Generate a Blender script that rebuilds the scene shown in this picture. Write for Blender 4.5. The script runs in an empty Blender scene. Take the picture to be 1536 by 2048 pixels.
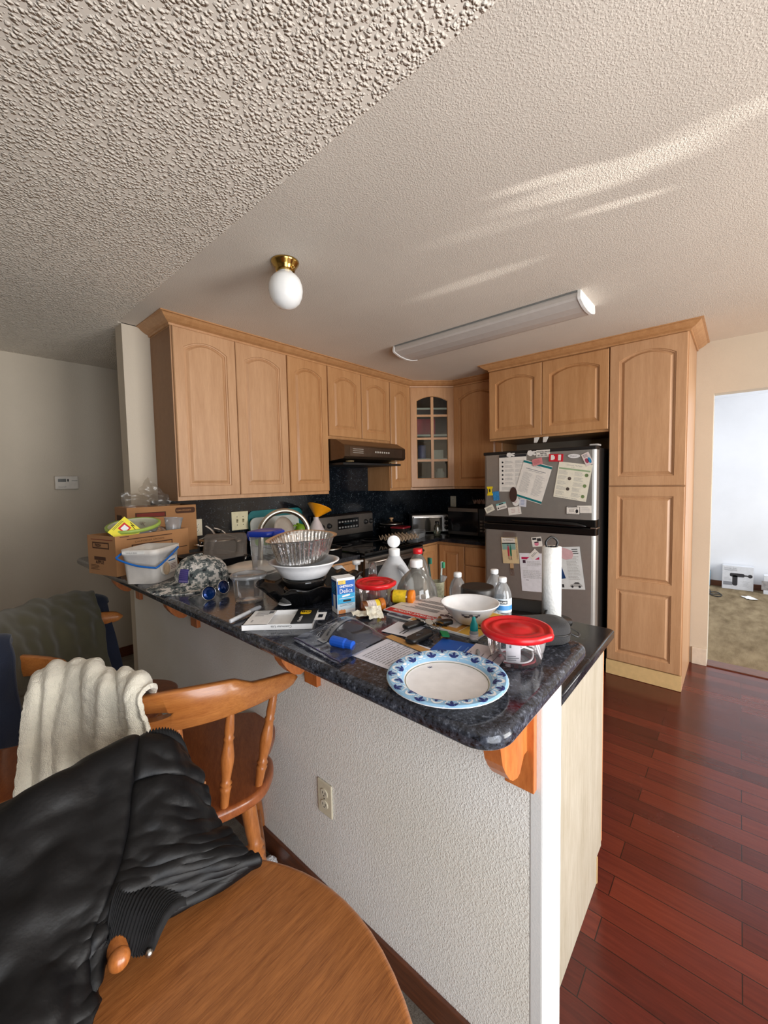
import bpy, bmesh, math, random
from mathutils import Vector as V, Matrix as M, noise
PI = math.pi
S = bpy.context.scene
C = S.collection
random.seed(7)

# ---------------------------------------------------------------- camera
cam = bpy.data.objects.new('camera', bpy.data.cameras.new('camera'))
C.objects.link(cam)
cam.data.sensor_fit = 'HORIZONTAL'
cam.data.sensor_width = 36
cam.data.lens = 813.273 / 1536 * 36
cam.data.shift_x = -1.067 / 1536
cam.data.shift_y = -14.015 / 1536
cam.data.clip_start = 0.02
cam.matrix_world = M(((0.656771, 0.057110, -0.751925, -3.897819), (-0.753834, 0.023721, -0.656637, -2.809432), (-0.019664, 0.998086, 0.058631, 1.461540), (0.000000, 0.000000, 0.000000, 1.000000)))
S.camera = cam

# ---------------------------------------------------------------- world, daylight, exposure
S.view_settings.view_transform = 'Standard'
S.view_settings.look = 'None'
S.view_settings.gamma = 1
S.view_settings.use_curve_mapping = False
S.view_settings.exposure = 0.0
S.cycles.max_bounces = 7; S.cycles.diffuse_bounces = 3; S.cycles.glossy_bounces = 3; S.cycles.transmission_bounces = 4; S.cycles.transparent_max_bounces = 14
S.cycles.caustics_reflective = False; S.cycles.caustics_refractive = False
wd = bpy.data.worlds.new('sky'); S.world = wd; wd.use_nodes = True
bgn = wd.node_tree.nodes['Background']
bgn.inputs[0].default_value = (0.80, 0.88, 1.0, 1); bgn.inputs[1].default_value = 1.2


def area_light(name, loc, target, sx, sy, power, col=(1, 1, 1), spread=PI):
    l = bpy.data.lights.new(name, 'AREA'); l.shape = 'RECTANGLE'; l.size = sx; l.size_y = sy
    l.energy = power; l.color = col; l.spread = spread
    o = bpy.data.objects.new(name, l); C.objects.link(o)
    o.location = loc
    o.rotation_euler = (V(target) - V(loc)).to_track_quat('-Z', 'Y').to_euler()
    return o


area_light('kitchen_window_daylight', (-2.1, -5.45, 1.25), (-2.2, 0, 2.0), 1.6, 1.9, 122, (1.0, 0.97, 0.93))
area_light('patio_door_daylight', (-3.98, -3.95, 1.15), (-3.5, -1.0, 1.4), 1.25, 1.9, 50, (0.93, 0.96, 1.0))
area_light('back_room_window_daylight', (1.7, -4.9, 1.35), (1.7, 0, 1.2), 2.2, 1.8, 62, (0.94, 0.98, 1.0))


def glint(name, x0, tx, ty, deg, power, z0=1.9):
    """low sun thrown up through the kitchen window by something shiny outside"""
    l = bpy.data.lights.new(name, 'SPOT'); l.energy = power; l.spot_size = math.radians(deg); l.spot_blend = 1.0
    l.shadow_soft_size = .008; l.color = (1, .97, .92)
    o = bpy.data.objects.new(name, l); C.objects.link(o); o.location = (x0, -5.9, z0)
    o.rotation_euler = (V((tx, ty, 2.44)) - V(o.location)).to_track_quat('-Z', 'Y').to_euler()
for i_, a_ in enumerate(((-1.75, -2.375, -2.46, 2.1, 1150), (-1.95, -2.37, -2.80, 1.9, 560), (-1.3, -2.185, -2.46, 1.0, 1250), (-1.7, -2.04, -1.80, 1.6, 950),
                         (-1.2, -2.36, -2.07, 1.5, 420), (-1.3, -2.475, -2.315, .6, 1500), (-1.3, -2.33, -2.40, .9, 900), (-1.75, -2.30, -2.62, 1.2, 450))):
    glint('sun_glint_%d' % (i_ + 1), *a_)


# ---------------------------------------------------------------- helpers
def lin(c):
    return tuple(((x / 255) / 12.92 if x / 255 <= .04045 else ((x / 255 + .055) / 1.055) ** 2.4) for x in c[:3])


def thing(name, label, cat, loc=(0, 0, 0), rz=0, group=None, rot=None):
    o = bpy.data.objects.new(name, None); C.objects.link(o)
    o.empty_display_size = .05
    o.location = loc; o.rotation_euler = rot if rot else (0, 0, rz)
    o['label'] = label; o['category'] = cat
    if group: o['group'] = group
    return o


def tag(o, label, cat, group=None):
    o['label'] = label; o['category'] = cat
    if group: o['group'] = group
    return o


def dup(root, loc, rz, label=None, group=None, scale=None):
    r = root.copy(); C.objects.link(r); r.location = loc; r.rotation_euler = (0, 0, rz)
    if scale: r.scale = scale
    if label: r['label'] = label
    if group: r['group'] = group
    for ch in list(root.children):
        c = ch.copy(); C.objects.link(c); c.parent = r
        for g in list(ch.children):
            d = g.copy(); C.objects.link(d); d.parent = c
    return r


def T(x, y=0, z=0): return M.Translation((x, y, z))
def RX(a): return M.Rotation(a, 4, 'X')
def RY(a): return M.Rotation(a, 4, 'Y')
def RZ(a): return M.Rotation(a, 4, 'Z')
def SC(x, y, z): return M.Diagonal((x, y, z, 1))


def frame(o, x, y):
    """matrix with origin o, local x along x, local y along y (orthonormalised), z = x cross y"""
    o = V(o); x = V(x).normalized(); z = x.cross(V(y)).normalized(); y = z.cross(x)
    m = M.Identity(4)
    for i in range(3):
        m[i][0] = x[i]; m[i][1] = y[i]; m[i][2] = z[i]; m[i][3] = o[i]
    return m


def rrect(w, d, r, n=5, cx=0, cy=0):
    r = min(r, w / 2 - 1e-4, d / 2 - 1e-4); out = []
    for k, (sx, sy) in enumerate(((1, 1), (-1, 1), (-1, -1), (1, -1))):
        for i in range(n + 1):
            a = (k + i / n) * PI / 2
            out.append((cx + sx * (w / 2 - r) + r * math.cos(a), cy + sy * (d / 2 - r) + r * math.sin(a)))
    return out


def circ(r, n=32, cx=0, cy=0, ry=None):
    return [(cx + r * math.cos(2 * PI * i / n), cy + (ry or r) * math.sin(2 * PI * i / n)) for i in range(n)]


def spl(pts, n=8, closed=False):
    """Catmull-Rom through pts"""
    P = [V(p) for p in pts]; out = []; m = len(P)
    for i in range(m if closed else m - 1):
        p0 = P[(i - 1) % m] if closed or i > 0 else P[i]
        p1 = P[i]; p2 = P[(i + 1) % m]
        p3 = P[(i + 2) % m] if closed or i + 2 < m else p2
        for k in range(n):
            t = k / n
            out.append(.5 * ((2 * p1) + (p2 - p0) * t + (2 * p0 - 5 * p1 + 4 * p2 - p3) * t * t + (3 * p1 - p0 - 3 * p2 + p3) * t ** 3))
    if not closed: out.append(P[-1].copy())
    return out


class MB:
    def __init__(s): s.v = []; s.f = []; s.mi = []; s.sm = []

    def add(s, vs, fs, mat=0, smooth=False, m=None):
        b = len(s.v)
        s.v += [(m @ V(p)) if m else V(p) for p in vs]
        for f in fs:
            s.f.append([b + i for i in f]); s.mi.append(mat); s.sm.append(smooth)
        return s

    def box(s, x0, x1, y0, y1, z0, z1, mat=0, bev=0, m=None, seg=2):
        x0, x1 = min(x0, x1), max(x0, x1); y0, y1 = min(y0, y1), max(y0, y1); z0, z1 = min(z0, z1), max(z0, z1)
        vs = [(x0, y0, z0), (x1, y0, z0), (x1, y1, z0), (x0, y1, z0), (x0, y0, z1), (x1, y0, z1), (x1, y1, z1), (x0, y1, z1)]
        fs = [(0, 3, 2, 1), (4, 5, 6, 7), (0, 1, 5, 4), (1, 2, 6, 5), (2, 3, 7, 6), (3, 0, 4, 7)]
        if bev:
            bm = bmesh.new()
            bv = [bm.verts.new(p) for p in vs]
            for f in fs: bm.faces.new([bv[i] for i in f])
            bmesh.ops.bevel(bm, geom=list(bm.edges), offset=min(bev, .49 * min(x1 - x0, y1 - y0, z1 - z0)), segments=seg, affect='EDGES', profile=.6)
            bm.verts.index_update()
            s.add([v.co.copy() for v in bm.verts], [[v.index for v in f.verts] for f in bm.faces], mat, False, m)
            bm.free()
        else:
            s.add(vs, fs, mat, False, m)
        return s

    def loft(s, loops, mat=0, smooth=True, cap0=True, cap1=True, m=None, closed=True):
        n = len(loops[0]); vs = [p for l in loops for p in l]; fs = []
        for k in range(len(loops) - 1):
            for i in range(n if closed else n - 1):
                j = (i + 1) % n
                fs.append((k * n + i, k * n + j, (k + 1) * n + j, (k + 1) * n + i))
        s.add(vs, fs, mat, smooth, m)
        if cap0: s.add(loops[0], [tuple(reversed(range(n)))], mat, False, m)
        if cap1: s.add(loops[-1], [tuple(range(n))], mat, False, m)
        return s

    def prism(s, poly, z0, z1, mat=0, m=None, bev=0, smooth=False):
        if bev:
            c = V((sum(p[0] for p in poly) / len(poly), sum(p[1] for p in poly) / len(poly)))
            def ins(d):
                out = []; n = len(poly)
                for i in range(n):
                    a, b, e = V(poly[i - 1][:2]), V(poly[i][:2]), V(poly[(i + 1) % n][:2])
                    t1 = (b - a).normalized(); t2 = (e - b).normalized()
                    n1 = V((-t1.y, t1.x)); n2 = V((-t2.y, t2.x)); q = (n1 + n2)
                    q = q / max(q.length_squared / 2, .3)
                    out.append(b + q * d)
                return out
            L = []
            for k in range(6):
                a = k / 5 * PI / 2
                L.append([(p[0], p[1], z0 + bev * (1 - math.sin(a))) for p in ins(bev * (1 - math.cos(a)))][:])
            L = [[(p[0], p[1], z0 + bev * (1 - math.cos(k / 5 * PI / 2))) for p in ins(bev * (1 - math.sin(k / 5 * PI / 2)))] for k in range(6)]
            L += [[(p[0], p[1], z1 - bev * (1 - math.sin(k / 5 * PI / 2))) for p in ins(bev * (1 - math.cos(k / 5 * PI / 2)))] for k in range(6)]
            return s.loft(L, mat, True, m=m)
        return s.loft([[(p[0], p[1], z0) for p in poly], [(p[0], p[1], z1) for p in poly]], mat, smooth, m=m)

    def lathe(s, prof, n=32, mat=0, smooth=True, m=None, cap=True, wob=None):
        loops = []
        for r, z in prof:
            loops.append([(r * math.cos(2 * PI * i / n) * (wob(i / n, z) if wob else 1), r * math.sin(2 * PI * i / n) * (wob(i / n, z) if wob else 1), z) for i in range(n)])
        return s.loft(loops, mat, smooth, cap and prof[0][0] > 1e-5, cap and prof[-1][0] > 1e-5, m)

    def tube(s, pts, r, n=8, mat=0, cap=True, m=None, closed=False, flat=1):
        P = [V(p) for p in pts]; L = []; k = len(P)
        up = V((0, 0, 1)); prev = None
        for i, p in enumerate(P):
            a = P[(i - 1) % k] if closed or i else P[i]; b = P[(i + 1) % k] if closed or i < k - 1 else P[i]
            t = (b - a)
            t = t.normalized() if t.length > 1e-9 else V((0, 0, 1))
            if prev is None:
                u = t.cross(up) if abs(t.z) < .95 else t.cross(V((1, 0, 0)))
            else:
                u = prev - t * prev.dot(t)
            u.normalize(); prev = u; w = t.cross(u)
            rr = r[i] if isinstance(r, (list, tuple)) else r
            L.append([p + u * (rr * math.cos(2 * PI * j / n)) + w * (rr * flat * math.sin(2 * PI * j / n)) for j in range(n)])
        if closed: L.append(L[0]); cap = False
        return s.loft(L, mat, True, cap, cap, m)

    def grid(s, rows, mat=0, smooth=True, m=None, closed=False):
        return s.loft(rows, mat, smooth, False, False, m, closed)

    def ball(s, c, r, mat=0, n=16, m=None, sc=(1, 1, 1)):
        prof = [(max(r * math.sin(PI * i / n), 0), -r * math.cos(PI * i / n)) for i in range(n + 1)]
        prof[0] = (1e-6, -r); prof[-1] = (1e-6, r)
        mm = T(*c) @ SC(*sc)
        return s.lathe(prof, n * 2, mat, True, (m @ mm) if m else mm)

    def quad(s, x0, x1, y0, y1, z, mat=0, m=None):
        return s.add([(x0, y0, z), (x1, y0, z), (x1, y1, z), (x0, y1, z)], [(0, 1, 2, 3)], mat, False, m)

    def text(s, body, size, mat=0, m=None, align='LEFT', ext=0.0, sx=1.0, bold=0.0):
        cu = bpy.data.curves.new('t', 'FONT'); cu.body = body; cu.size = size; cu.align_x = align
        cu.extrude = ext; cu.offset = bold; cu.resolution_u = 3
        o = bpy.data.objects.new('t', cu)
        me = bpy.data.meshes.new_from_object(o)
        mm = SC(sx, 1, 1); mm = (m @ mm) if m else mm
        s.add([v.co.copy() for v in me.vertices], [list(p.vertices) for p in me.polygons], mat, False, mm)
        bpy.data.objects.remove(o); bpy.data.curves.remove(cu); bpy.data.meshes.remove(me)
        return s

    def lines(s, x0, x1, y0, y1, n, mat=0, m=None, z=.0004, th=.35, rag=.3, rnd=None, words=False):
        """rows of printed text too small to read, top to bottom"""
        rnd = rnd or random; dy = (y1 - y0) / n
        for i in range(n):
            y = y1 - (i + .5) * dy; e = x1 - (x1 - x0) * rnd.random() * rag
            x = x0
            while x < e - 1e-5:
                w = min(e - x, (x1 - x0) * (rnd.uniform(.05, .16) if words else 2))
                s.quad(x, x + w, y - dy * th / 2, y + dy * th / 2, z, mat, m)
                x += w + (x1 - x0) * .02
        return s

    def build(s, name, mats, parent=None, loc=None, rot=None, solid=None, sub=0, kind=None, off=0):
        me = bpy.data.meshes.new(name)
        me.from_pydata([tuple(p) for p in s.v], [], s.f)
        if not isinstance(mats, (list, tuple)): mats = [mats]
        for x in mats: me.materials.append(x)
        me.polygons.foreach_set('material_index', s.mi)
        me.polygons.foreach_set('use_smooth', s.sm)
        me.update()
        o = bpy.data.objects.new(name, me); C.objects.link(o)
        if parent: o.parent = parent
        if loc: o.location = loc
        if rot: o.rotation_euler = rot
        if solid:
            d = o.modifiers.new('thickness', 'SOLIDIFY'); d.thickness = solid; d.offset = off
        if sub:
            d = o.modifiers.new('smooth', 'SUBSURF'); d.levels = sub; d.render_levels = sub
        if kind: o['kind'] = kind
        return o


def solo(mb, name, mats, label, cat, loc=(0, 0, 0), rz=0, group=None, rot=None, **k):
    o = mb.build(name, mats, None, loc, rot if rot else (0, 0, rz), **k)
    return tag(o, label, cat, group)


# ---------------------------------------------------------------- materials
def nodes(name):
    m = bpy.data.materials.new(name); m.use_nodes = True
    nt = m.node_tree; b = nt.nodes['Principled BSDF']
    return m, nt, b


def N(nt, typ, **kw):
    n = nt.nodes.new(typ)
    for k, v in kw.items():
        if k.startswith('i_'):
            key = k[2:].replace('_', ' ')
            n.inputs[key].default_value = v
        else: setattr(n, k, v)
    return n


def coords(nt, scale=(1, 1, 1), rot=(0, 0, 0), out='Object'):
    tc = N(nt, 'ShaderNodeTexCoord'); mp = N(nt, 'ShaderNodeMapping')
    mp.inputs['Scale'].default_value = scale; mp.inputs['Rotation'].default_value = rot
    nt.links.new(tc.outputs[out], mp.inputs[0])
    return mp.outputs[0]


def ramp(nt, src, stops):
    r = N(nt, 'ShaderNodeValToRGB'); e = r.color_ramp.elements
    while len(e) < len(stops): e.new(.5)
    for x, (p, c) in zip(e, stops): x.position = p; x.color = (*c, 1)
    nt.links.new(src, r.inputs[0]); return r.outputs[0]


def bump(nt, b, src, strength, dist):
    n = N(nt, 'ShaderNodeBump'); n.inputs['Strength'].default_value = strength; n.inputs['Distance'].default_value = dist
    nt.links.new(src, n.inputs['Height']); nt.links.new(n.outputs[0], b.inputs['Normal'])


def noisetex(nt, co, scale, detail=3, rough=.55):
    n = N(nt, 'ShaderNodeTexNoise'); n.inputs['Scale'].default_value = scale; n.inputs['Detail'].default_value = detail
    n.inputs['Roughness'].default_value = rough
    nt.links.new(co, n.inputs['Vector']); return n.outputs['Fac']


_cache = {}


def pm(name, rgb, rough=.5, metal=0, var=.06, scale=30, bmp=0, bscale=200, spec=.5, coat=0, sss=0, alpha=1):
    """plain painted / moulded surface with a little procedural unevenness"""
    if name in _cache: return _cache[name]
    m, nt, b = nodes(name); c = lin(rgb)
    co = coords(nt)
    f = noisetex(nt, co, scale)
    k = ramp(nt, f, [(.3, tuple(x * (1 - var) for x in c)), (.7, tuple(min(1, x * (1 + var)) for x in c))])
    nt.links.new(k, b.inputs['Base Color'])
    b.inputs['Roughness'].default_value = rough; b.inputs['Metallic'].default_value = metal
    b.inputs['Specular IOR Level'].default_value = spec
    if coat: b.inputs['Coat Weight'].default_value = coat; b.inputs['Coat Roughness'].default_value = .08
    if bmp: bump(nt, b, noisetex(nt, co, bscale, 2), bmp, .002)
    if sss: b.inputs['Subsurface Weight'].default_value = sss; b.inputs['Subsurface Radius'].default_value = (.01, .01, .01)
    _cache[name] = m
    return m


def wood(name, base, dark, grain=(9, 9, .8), rough=.35, wave=.5, coat=0.2, fine=90):
    m, nt, b = nodes(name)
    co = coords(nt, grain)
    f1 = noisetex(nt, co, 3.5, 6, .6)
    co2 = coords(nt, tuple(g * 7 for g in grain))
    f2 = noisetex(nt, co2, 3, 4, .7)
    mx = N(nt, 'ShaderNodeMix'); mx.data_type = 'FLOAT'; mx.inputs['Factor'].default_value = wave
    nt.links.new(f1, mx.inputs['A']); nt.links.new(f2, mx.inputs['B'])
    c = ramp(nt, mx.outputs['Result'], [(.34, lin(dark)), (.62, lin(base)), (.8, tuple(min(1, x * 1.12) for x in lin(base)))])
    nt.links.new(c, b.inputs['Base Color'])
    b.inputs['Roughness'].default_value = rough
    b.inputs['Coat Weight'].default_value = coat; b.inputs['Coat Roughness'].default_value = .15
    bump(nt, b, f2, .08, .002)
    return m


def clear(name, tint=(255, 255, 255), gloss=.12, body=.06, rough=.04, body_rgb=(235, 235, 235)):
    """thin clear moulded plastic: see-through with facing-dependent shine and a little haze"""
    if name in _cache: return _cache[name]
    m, nt, b = nodes(name); nt.nodes.remove(b)
    out = nt.nodes['Material Output']
    tr = N(nt, 'ShaderNodeBsdfTransparent'); tr.inputs[0].default_value = (*lin(tint), 1)
    gl = N(nt, 'ShaderNodeBsdfGlossy'); gl.inputs['Roughness'].default_value = rough; gl.inputs[0].default_value = (1, 1, 1, 1)
    df = N(nt, 'ShaderNodeBsdfTranslucent'); d2 = N(nt, 'ShaderNodeBsdfDiffuse')
    f = noisetex(nt, coords(nt), 60)
    k = ramp(nt, f, [(.3, tuple(x * .94 for x in lin(body_rgb))), (.7, lin(body_rgb))])
    nt.links.new(k, df.inputs[0]); nt.links.new(k, d2.inputs[0])
    ad = N(nt, 'ShaderNodeMixShader', ); ad.inputs[0].default_value = .7
    nt.links.new(df.outputs[0], ad.inputs[1]); nt.links.new(d2.outputs[0], ad.inputs[2])
    m1 = N(nt, 'ShaderNodeMixShader'); m1.inputs[0].default_value = body
    nt.links.new(tr.outputs[0], m1.inputs[1]); nt.links.new(ad.outputs[0], m1.inputs[2])
    lw = N(nt, 'ShaderNodeLayerWeight'); lw.inputs[0].default_value = gloss * 2.2
    mu = N(nt, 'ShaderNodeMath', operation='MULTIPLY_ADD'); mu.inputs[1].default_value = .75; mu.inputs[2].default_value = gloss * .35
    nt.links.new(lw.outputs['Fresnel'], mu.inputs[0])
    m2 = N(nt, 'ShaderNodeMixShader')
    nt.links.new(mu.outputs[0], m2.inputs[0]); nt.links.new(m1.outputs[0], m2.inputs[1]); nt.links.new(gl.outputs[0], m2.inputs[2])
    nt.links.new(m2.outputs[0], out.inputs['Surface'])
    _cache[name] = m
    return m


def granite(name, scale=1.0, dark=(16, 18, 24), mid=(44, 48, 58), light=(120, 126, 136), lo=.38, hi=.72):
    m, nt, b = nodes(name)
    co = coords(nt)
    n1 = noisetex(nt, co, 120 * scale, 6, .75)
    n2 = noisetex(nt, co, 34 * scale, 3, .6)
    v = N(nt, 'ShaderNodeTexVoronoi'); v.inputs['Scale'].default_value = 330 * scale
    nt.links.new(co, v.inputs['Vector'])
    sp = N(nt, 'ShaderNodeSeparateColor'); nt.links.new(v.outputs['Color'], sp.inputs[0])
    mx = N(nt, 'ShaderNodeMix'); mx.data_type = 'FLOAT'; mx.inputs['Factor'].default_value = .17
    nt.links.new(n1, mx.inputs['A']); nt.links.new(sp.outputs[0], mx.inputs['B'])
    m2 = N(nt, 'ShaderNodeMix'); m2.data_type = 'FLOAT'; m2.inputs['Factor'].default_value = .25
    nt.links.new(mx.outputs['Result'], m2.inputs['A']); nt.links.new(n2, m2.inputs['B'])
    c = ramp(nt, m2.outputs['Result'], [(lo, lin(dark)), ((lo + hi) / 2, lin(mid)), (hi, lin(light))])
    nt.links.new(c, b.inputs['Base Color'])
    b.inputs['Roughness'].default_value = .14
    b.inputs['Specular IOR Level'].default_value = .5
    return m


def stucco(name, rgb, scale=70, strength=.5, dist=.006, rgb2=None, var=.04, blobs=False):
    m, nt, b = nodes(name)
    co = coords(nt)
    f = noisetex(nt, co, 1.3, 4); c = lin(rgb); c2 = lin(rgb2) if rgb2 else tuple(x * (1 - var * 2) for x in c)
    k = ramp(nt, f, [(.35, c2), (.65, c)])
    nt.links.new(k, b.inputs['Base Color']); b.inputs['Roughness'].default_value = .9
    b.inputs['Specular IOR Level'].default_value = .2
    if blobs:
        v = N(nt, 'ShaderNodeTexVoronoi'); v.feature = 'SMOOTH_F1'; v.inputs['Scale'].default_value = scale
        v.inputs['Smoothness'].default_value = .35
        nz = N(nt, 'ShaderNodeTexNoise'); nz.inputs['Scale'].default_value = scale * .8
        nt.links.new(co, nz.inputs['Vector'])
        ad = N(nt, 'ShaderNodeVectorMath', operation='MULTIPLY_ADD'); ad.inputs[1].default_value = (.012, .012, .012)
        nt.links.new(nz.outputs['Color'], ad.inputs[0]); nt.links.new(co, ad.inputs[2]); nt.links.new(ad.outputs[0], v.inputs['Vector'])
        h = ramp(nt, v.outputs['Distance'], [(.1, (1, 1, 1)), (.62, (0, 0, 0))])
    else:
        n1 = noisetex(nt, co, scale, 3, .5)
        h = ramp(nt, n1, [(.40, (0, 0, 0)), (.62, (1, 1, 1))])
    bump(nt, b, h, strength, dist)
    return m
# ---------------------------------------------------------------- room materials
wall_m = stucco('wall paint', (206, 194, 176), 150, .25, .0015, blobs=True)
half_m = stucco('half wall paint', (244, 242, 238), 175, .42, .003, rgb2=(234, 230, 220), blobs=True)
post_m = stucco('corner bead paint', (228, 227, 224), 220, .12, .001)
ceil_m = stucco('kitchen ceiling texture', (222, 212, 199), 165, .35, .0028, blobs=True)
pop_m = stucco('popcorn ceiling texture', (240, 230, 216), 95, .8, .010, blobs=True)
white_m = stucco('white bedroom paint', (240, 241, 245), 110, .12, .001)
base_m = wood('dark stained baseboard', (112, 62, 36), (70, 36, 20), (3, 1, 30), .4)
wbase_m = pm('painted white baseboard', (214, 202, 186), .5)
gran_bar = granite('polished bar granite', .72, (14, 15, 19), (60, 64, 74), (130, 136, 148))
gran_ctr = granite('polished counter granite', 1.1, (10, 11, 14), (32, 34, 40), (84, 88, 96))
gran_spl = granite('backsplash granite', .9, (12, 16, 21), (24, 31, 38), (150, 160, 166), .44, .74)

# red-brown plank floor, boards along y
floor_m, nt, b = nodes('red mahogany planks')
co = coords(nt, (1, 1, 1), (0, 0, PI / 2))
br = N(nt, 'ShaderNodeTexBrick'); br.offset = .37; br.inputs['Scale'].default_value = 1
br.inputs['Brick Width'].default_value = .95; br.inputs['Row Height'].default_value = .092; br.inputs['Mortar Size'].default_value = .0016
br.inputs['Mortar Smooth'].default_value = .1; br.inputs['Bias'].default_value = 0
br.inputs['Color1'].default_value = (.0, .0, .0, 1); br.inputs['Color2'].default_value = (1, 1, 1, 1); br.inputs['Mortar'].default_value = (.5, .5, .5, 1)
nt.links.new(co, br.inputs['Vector'])
gr = noisetex(nt, coords(nt, (14, 1.0, 1)), 5, 6, .65)
mx = N(nt, 'ShaderNodeMix'); mx.data_type = 'FLOAT'; mx.inputs['Factor'].default_value = .62
nt.links.new(br.outputs['Color'], mx.inputs['A']); nt.links.new(gr, mx.inputs['B'])
pc = ramp(nt, mx.outputs['Result'], [(.2, lin((62, 20, 16))), (.5, lin((88, 32, 24))), (.85, lin((112, 46, 32)))])
mm = N(nt, 'ShaderNodeMix'); mm.data_type = 'RGBA'
nt.links.new(br.outputs['Fac'], mm.inputs['Factor']); nt.links.new(pc, mm.inputs['A']); mm.inputs['B'].default_value = (*lin((38, 12, 9)), 1)
nt.links.new(mm.outputs['Result'], b.inputs['Base Color'])
b.inputs['Roughness'].default_value = .3
rr = ramp(nt, noisetex(nt, coords(nt), 3.5, 5), [(.3, (.14,) * 3), (.75, (.32,) * 3)])
nt.links.new(rr, b.inputs['Roughness'])
bump(nt, b, br.outputs['Fac'], -.25, .001)

def carpet_mat(name, a, c):
    m, nt, b = nodes(name)
    f = noisetex(nt, coords(nt), 260, 4, .8); g = noisetex(nt, coords(nt, (1, 2.5, 1)), 4, 4)
    mx = N(nt, 'ShaderNodeMix'); mx.data_type = 'FLOAT'; mx.inputs['Factor'].default_value = .5
    nt.links.new(f, mx.inputs['A']); nt.links.new(g, mx.inputs['B'])
    nt.links.new(ramp(nt, mx.outputs['Result'], [(.35, lin(a)), (.62, lin(c))]), b.inputs['Base Color'])
    b.inputs['Roughness'].default_value = 1; b.inputs['Specular IOR Level'].default_value = .1
    bump(nt, b, f, .9, .01)
    return m
carpet_m = carpet_mat('grey dining carpet', (116, 106, 94), (186, 178, 166))
carpet2_m = carpet_mat('worn tan carpet', (110, 92, 68), (178, 158, 126))

H = 2.44
HX, HX2, HY = -3.054, -2.937, -2.508

def struct(mb, name, mats): return mb.build(name, mats, kind='structure')

struct(MB().box(-3.0, 0.12, -6.0, .0, -.04, 0), 'floor', floor_m)
struct(MB().box(-7.6, -3.0, -6.0, 0, -.04, -.001).box(-7.6, -2.0, 0, 1.2, -.04, -.001), 'floor_dining', carpet_m)
struct(MB().box(.12, 3.2, -5.2, -2.0, -.04, .004), 'floor_bedroom', carpet2_m)
struct(MB().box(-3.062, .12, -6.0, .0, H, H + .05), 'ceiling', ceil_m)
struct(MB().box(-7.6, -3.062, -6.0, 1.3, H - .004, H + .05), 'ceiling_dining', pop_m)
struct(MB().box(-3.062, -2.0, .0, 1.3, H - .004, H + .05), 'ceiling_hall', pop_m)
struct(MB().box(.12, 3.2, -5.2, -2.0, H, H + .05), 'ceiling_bedroom', white_m)
struct(MB().box(HX + .012, 0.0, 0, .115, 0, H), 'wall_back', wall_m)
# wall right, with the doorway to the white room
DY, DZ = -2.652, 2.058
w = MB().box(0, .12, DY, .115, 0, H).box(0, .12, -3.55, DY, DZ, H).box(0, .12, -6.0, -3.55, 0, H)
struct(w, 'wall_right', wall_m)
struct(MB().box(-7.6, -2.0, 1.15, 1.25, 0, H), 'wall_hall', wall_m)
struct(MB().box(-2.1, -2.0, .115, 1.15, 0, H), 'wall_hall_end', wall_m)
# wall behind the camera with the window and patio door openings, and the dining wall
w = MB().box(-7.6, -4.75, -4.3, -4.2, 0, H).box(-4.75, -3.3, -4.3, -4.2, 2.2, H)
w.box(-3.4, -3.3, -5.6, -4.2, 0, H).box(-3.3, -2.95, -5.6, -5.5, 0, H).box(-1.0, 0, -5.6, -5.5, 0, H).box(-2.95, -1.0, -5.6, -5.5, 2.25, H).box(-2.95, -1.0, -5.6, -5.5, 0, .25)
struct(w, 'wall_front', wall_m)
struct(MB().box(-7.6, -7.5, -5.1, 1.25, 0, H), 'wall_left', wall_m)
# white room beyond the doorway
w = MB().box(2.95, 3.05, -5.2, -2.1, 0, H).box(.12, 3.05, -2.2, -2.1, 0, H)
w.box(.12, .5, -5.2, -5.1, 0, H).box(2.9, 3.05, -5.2, -5.1, 0, H).box(.5, 2.9, -5.2, -5.1, 2.3, H).box(.5, 2.9, -5.2, -5.1, 0, .4)
struct(w, 'wall_bedroom', white_m)
struct(MB().box(2.93, 2.95, -5.1, -2.2, .004, .075, bev=.004), 'baseboard_bedroom', base_m)
# half wall under the bar, with the smooth corner bead post at its open end
struct(MB().box(HX, HX2, HY + .03, 0, 0, 1.03), 'wall_half', half_m)
struct(MB().box(HX - .001, HX2 + .001, HY, HY + .03, 0, 1.03, bev=.004), 'trim_post', post_m)
struct(MB().box(HX - .013, HX, HY + .01, -.0, 0, .085, bev=.003), 'baseboard_half', base_m)
struct(MB().box(-3.5, -2.1, 1.137, 1.15, 0, .085, bev=.003), 'baseboard_hall', base_m)
w = MB().box(-.016, 0, DY - .0, -2.56, 0, .13, bev=.004)
struct(w, 'baseboard_right', wbase_m)
struct(MB().box(-.005, .125, -3.55, DY, -.005, .008, bev=.003), 'trim_threshold', base_m)
# ---------------------------------------------------------------- cabinets
maple = wood('pale maple', (198, 155, 116), (180, 136, 97), (7, 7, .7), .42, .35, .12)
maple2 = wood('honey maple', (192, 144, 98), (173, 124, 79), (7, 7, .7), .4, .35, .12)
maple_in = pm('cabinet side veneer', (176, 132, 92), .55, var=.05)
toe_m = pm('pale toe board', (214, 182, 128), .5)
panel_m = wood('greyed end panel veneer', (184, 176, 160), (160, 150, 130), (6, 6, .5), .55, .6, 0)
glass_m = clear('cabinet glass', (222, 226, 224), .05, .01, .01)


def loop(x0, x1, z0, zs, rise, n=10):
    P = [(x0, z0), (x1, z0)]
    for i in range(n + 1):
        t = i / n; x = x1 + (x0 - x1) * t
        P.append((x, zs + rise * (1 - (2 * t - 1) ** 2)))
    return P


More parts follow.
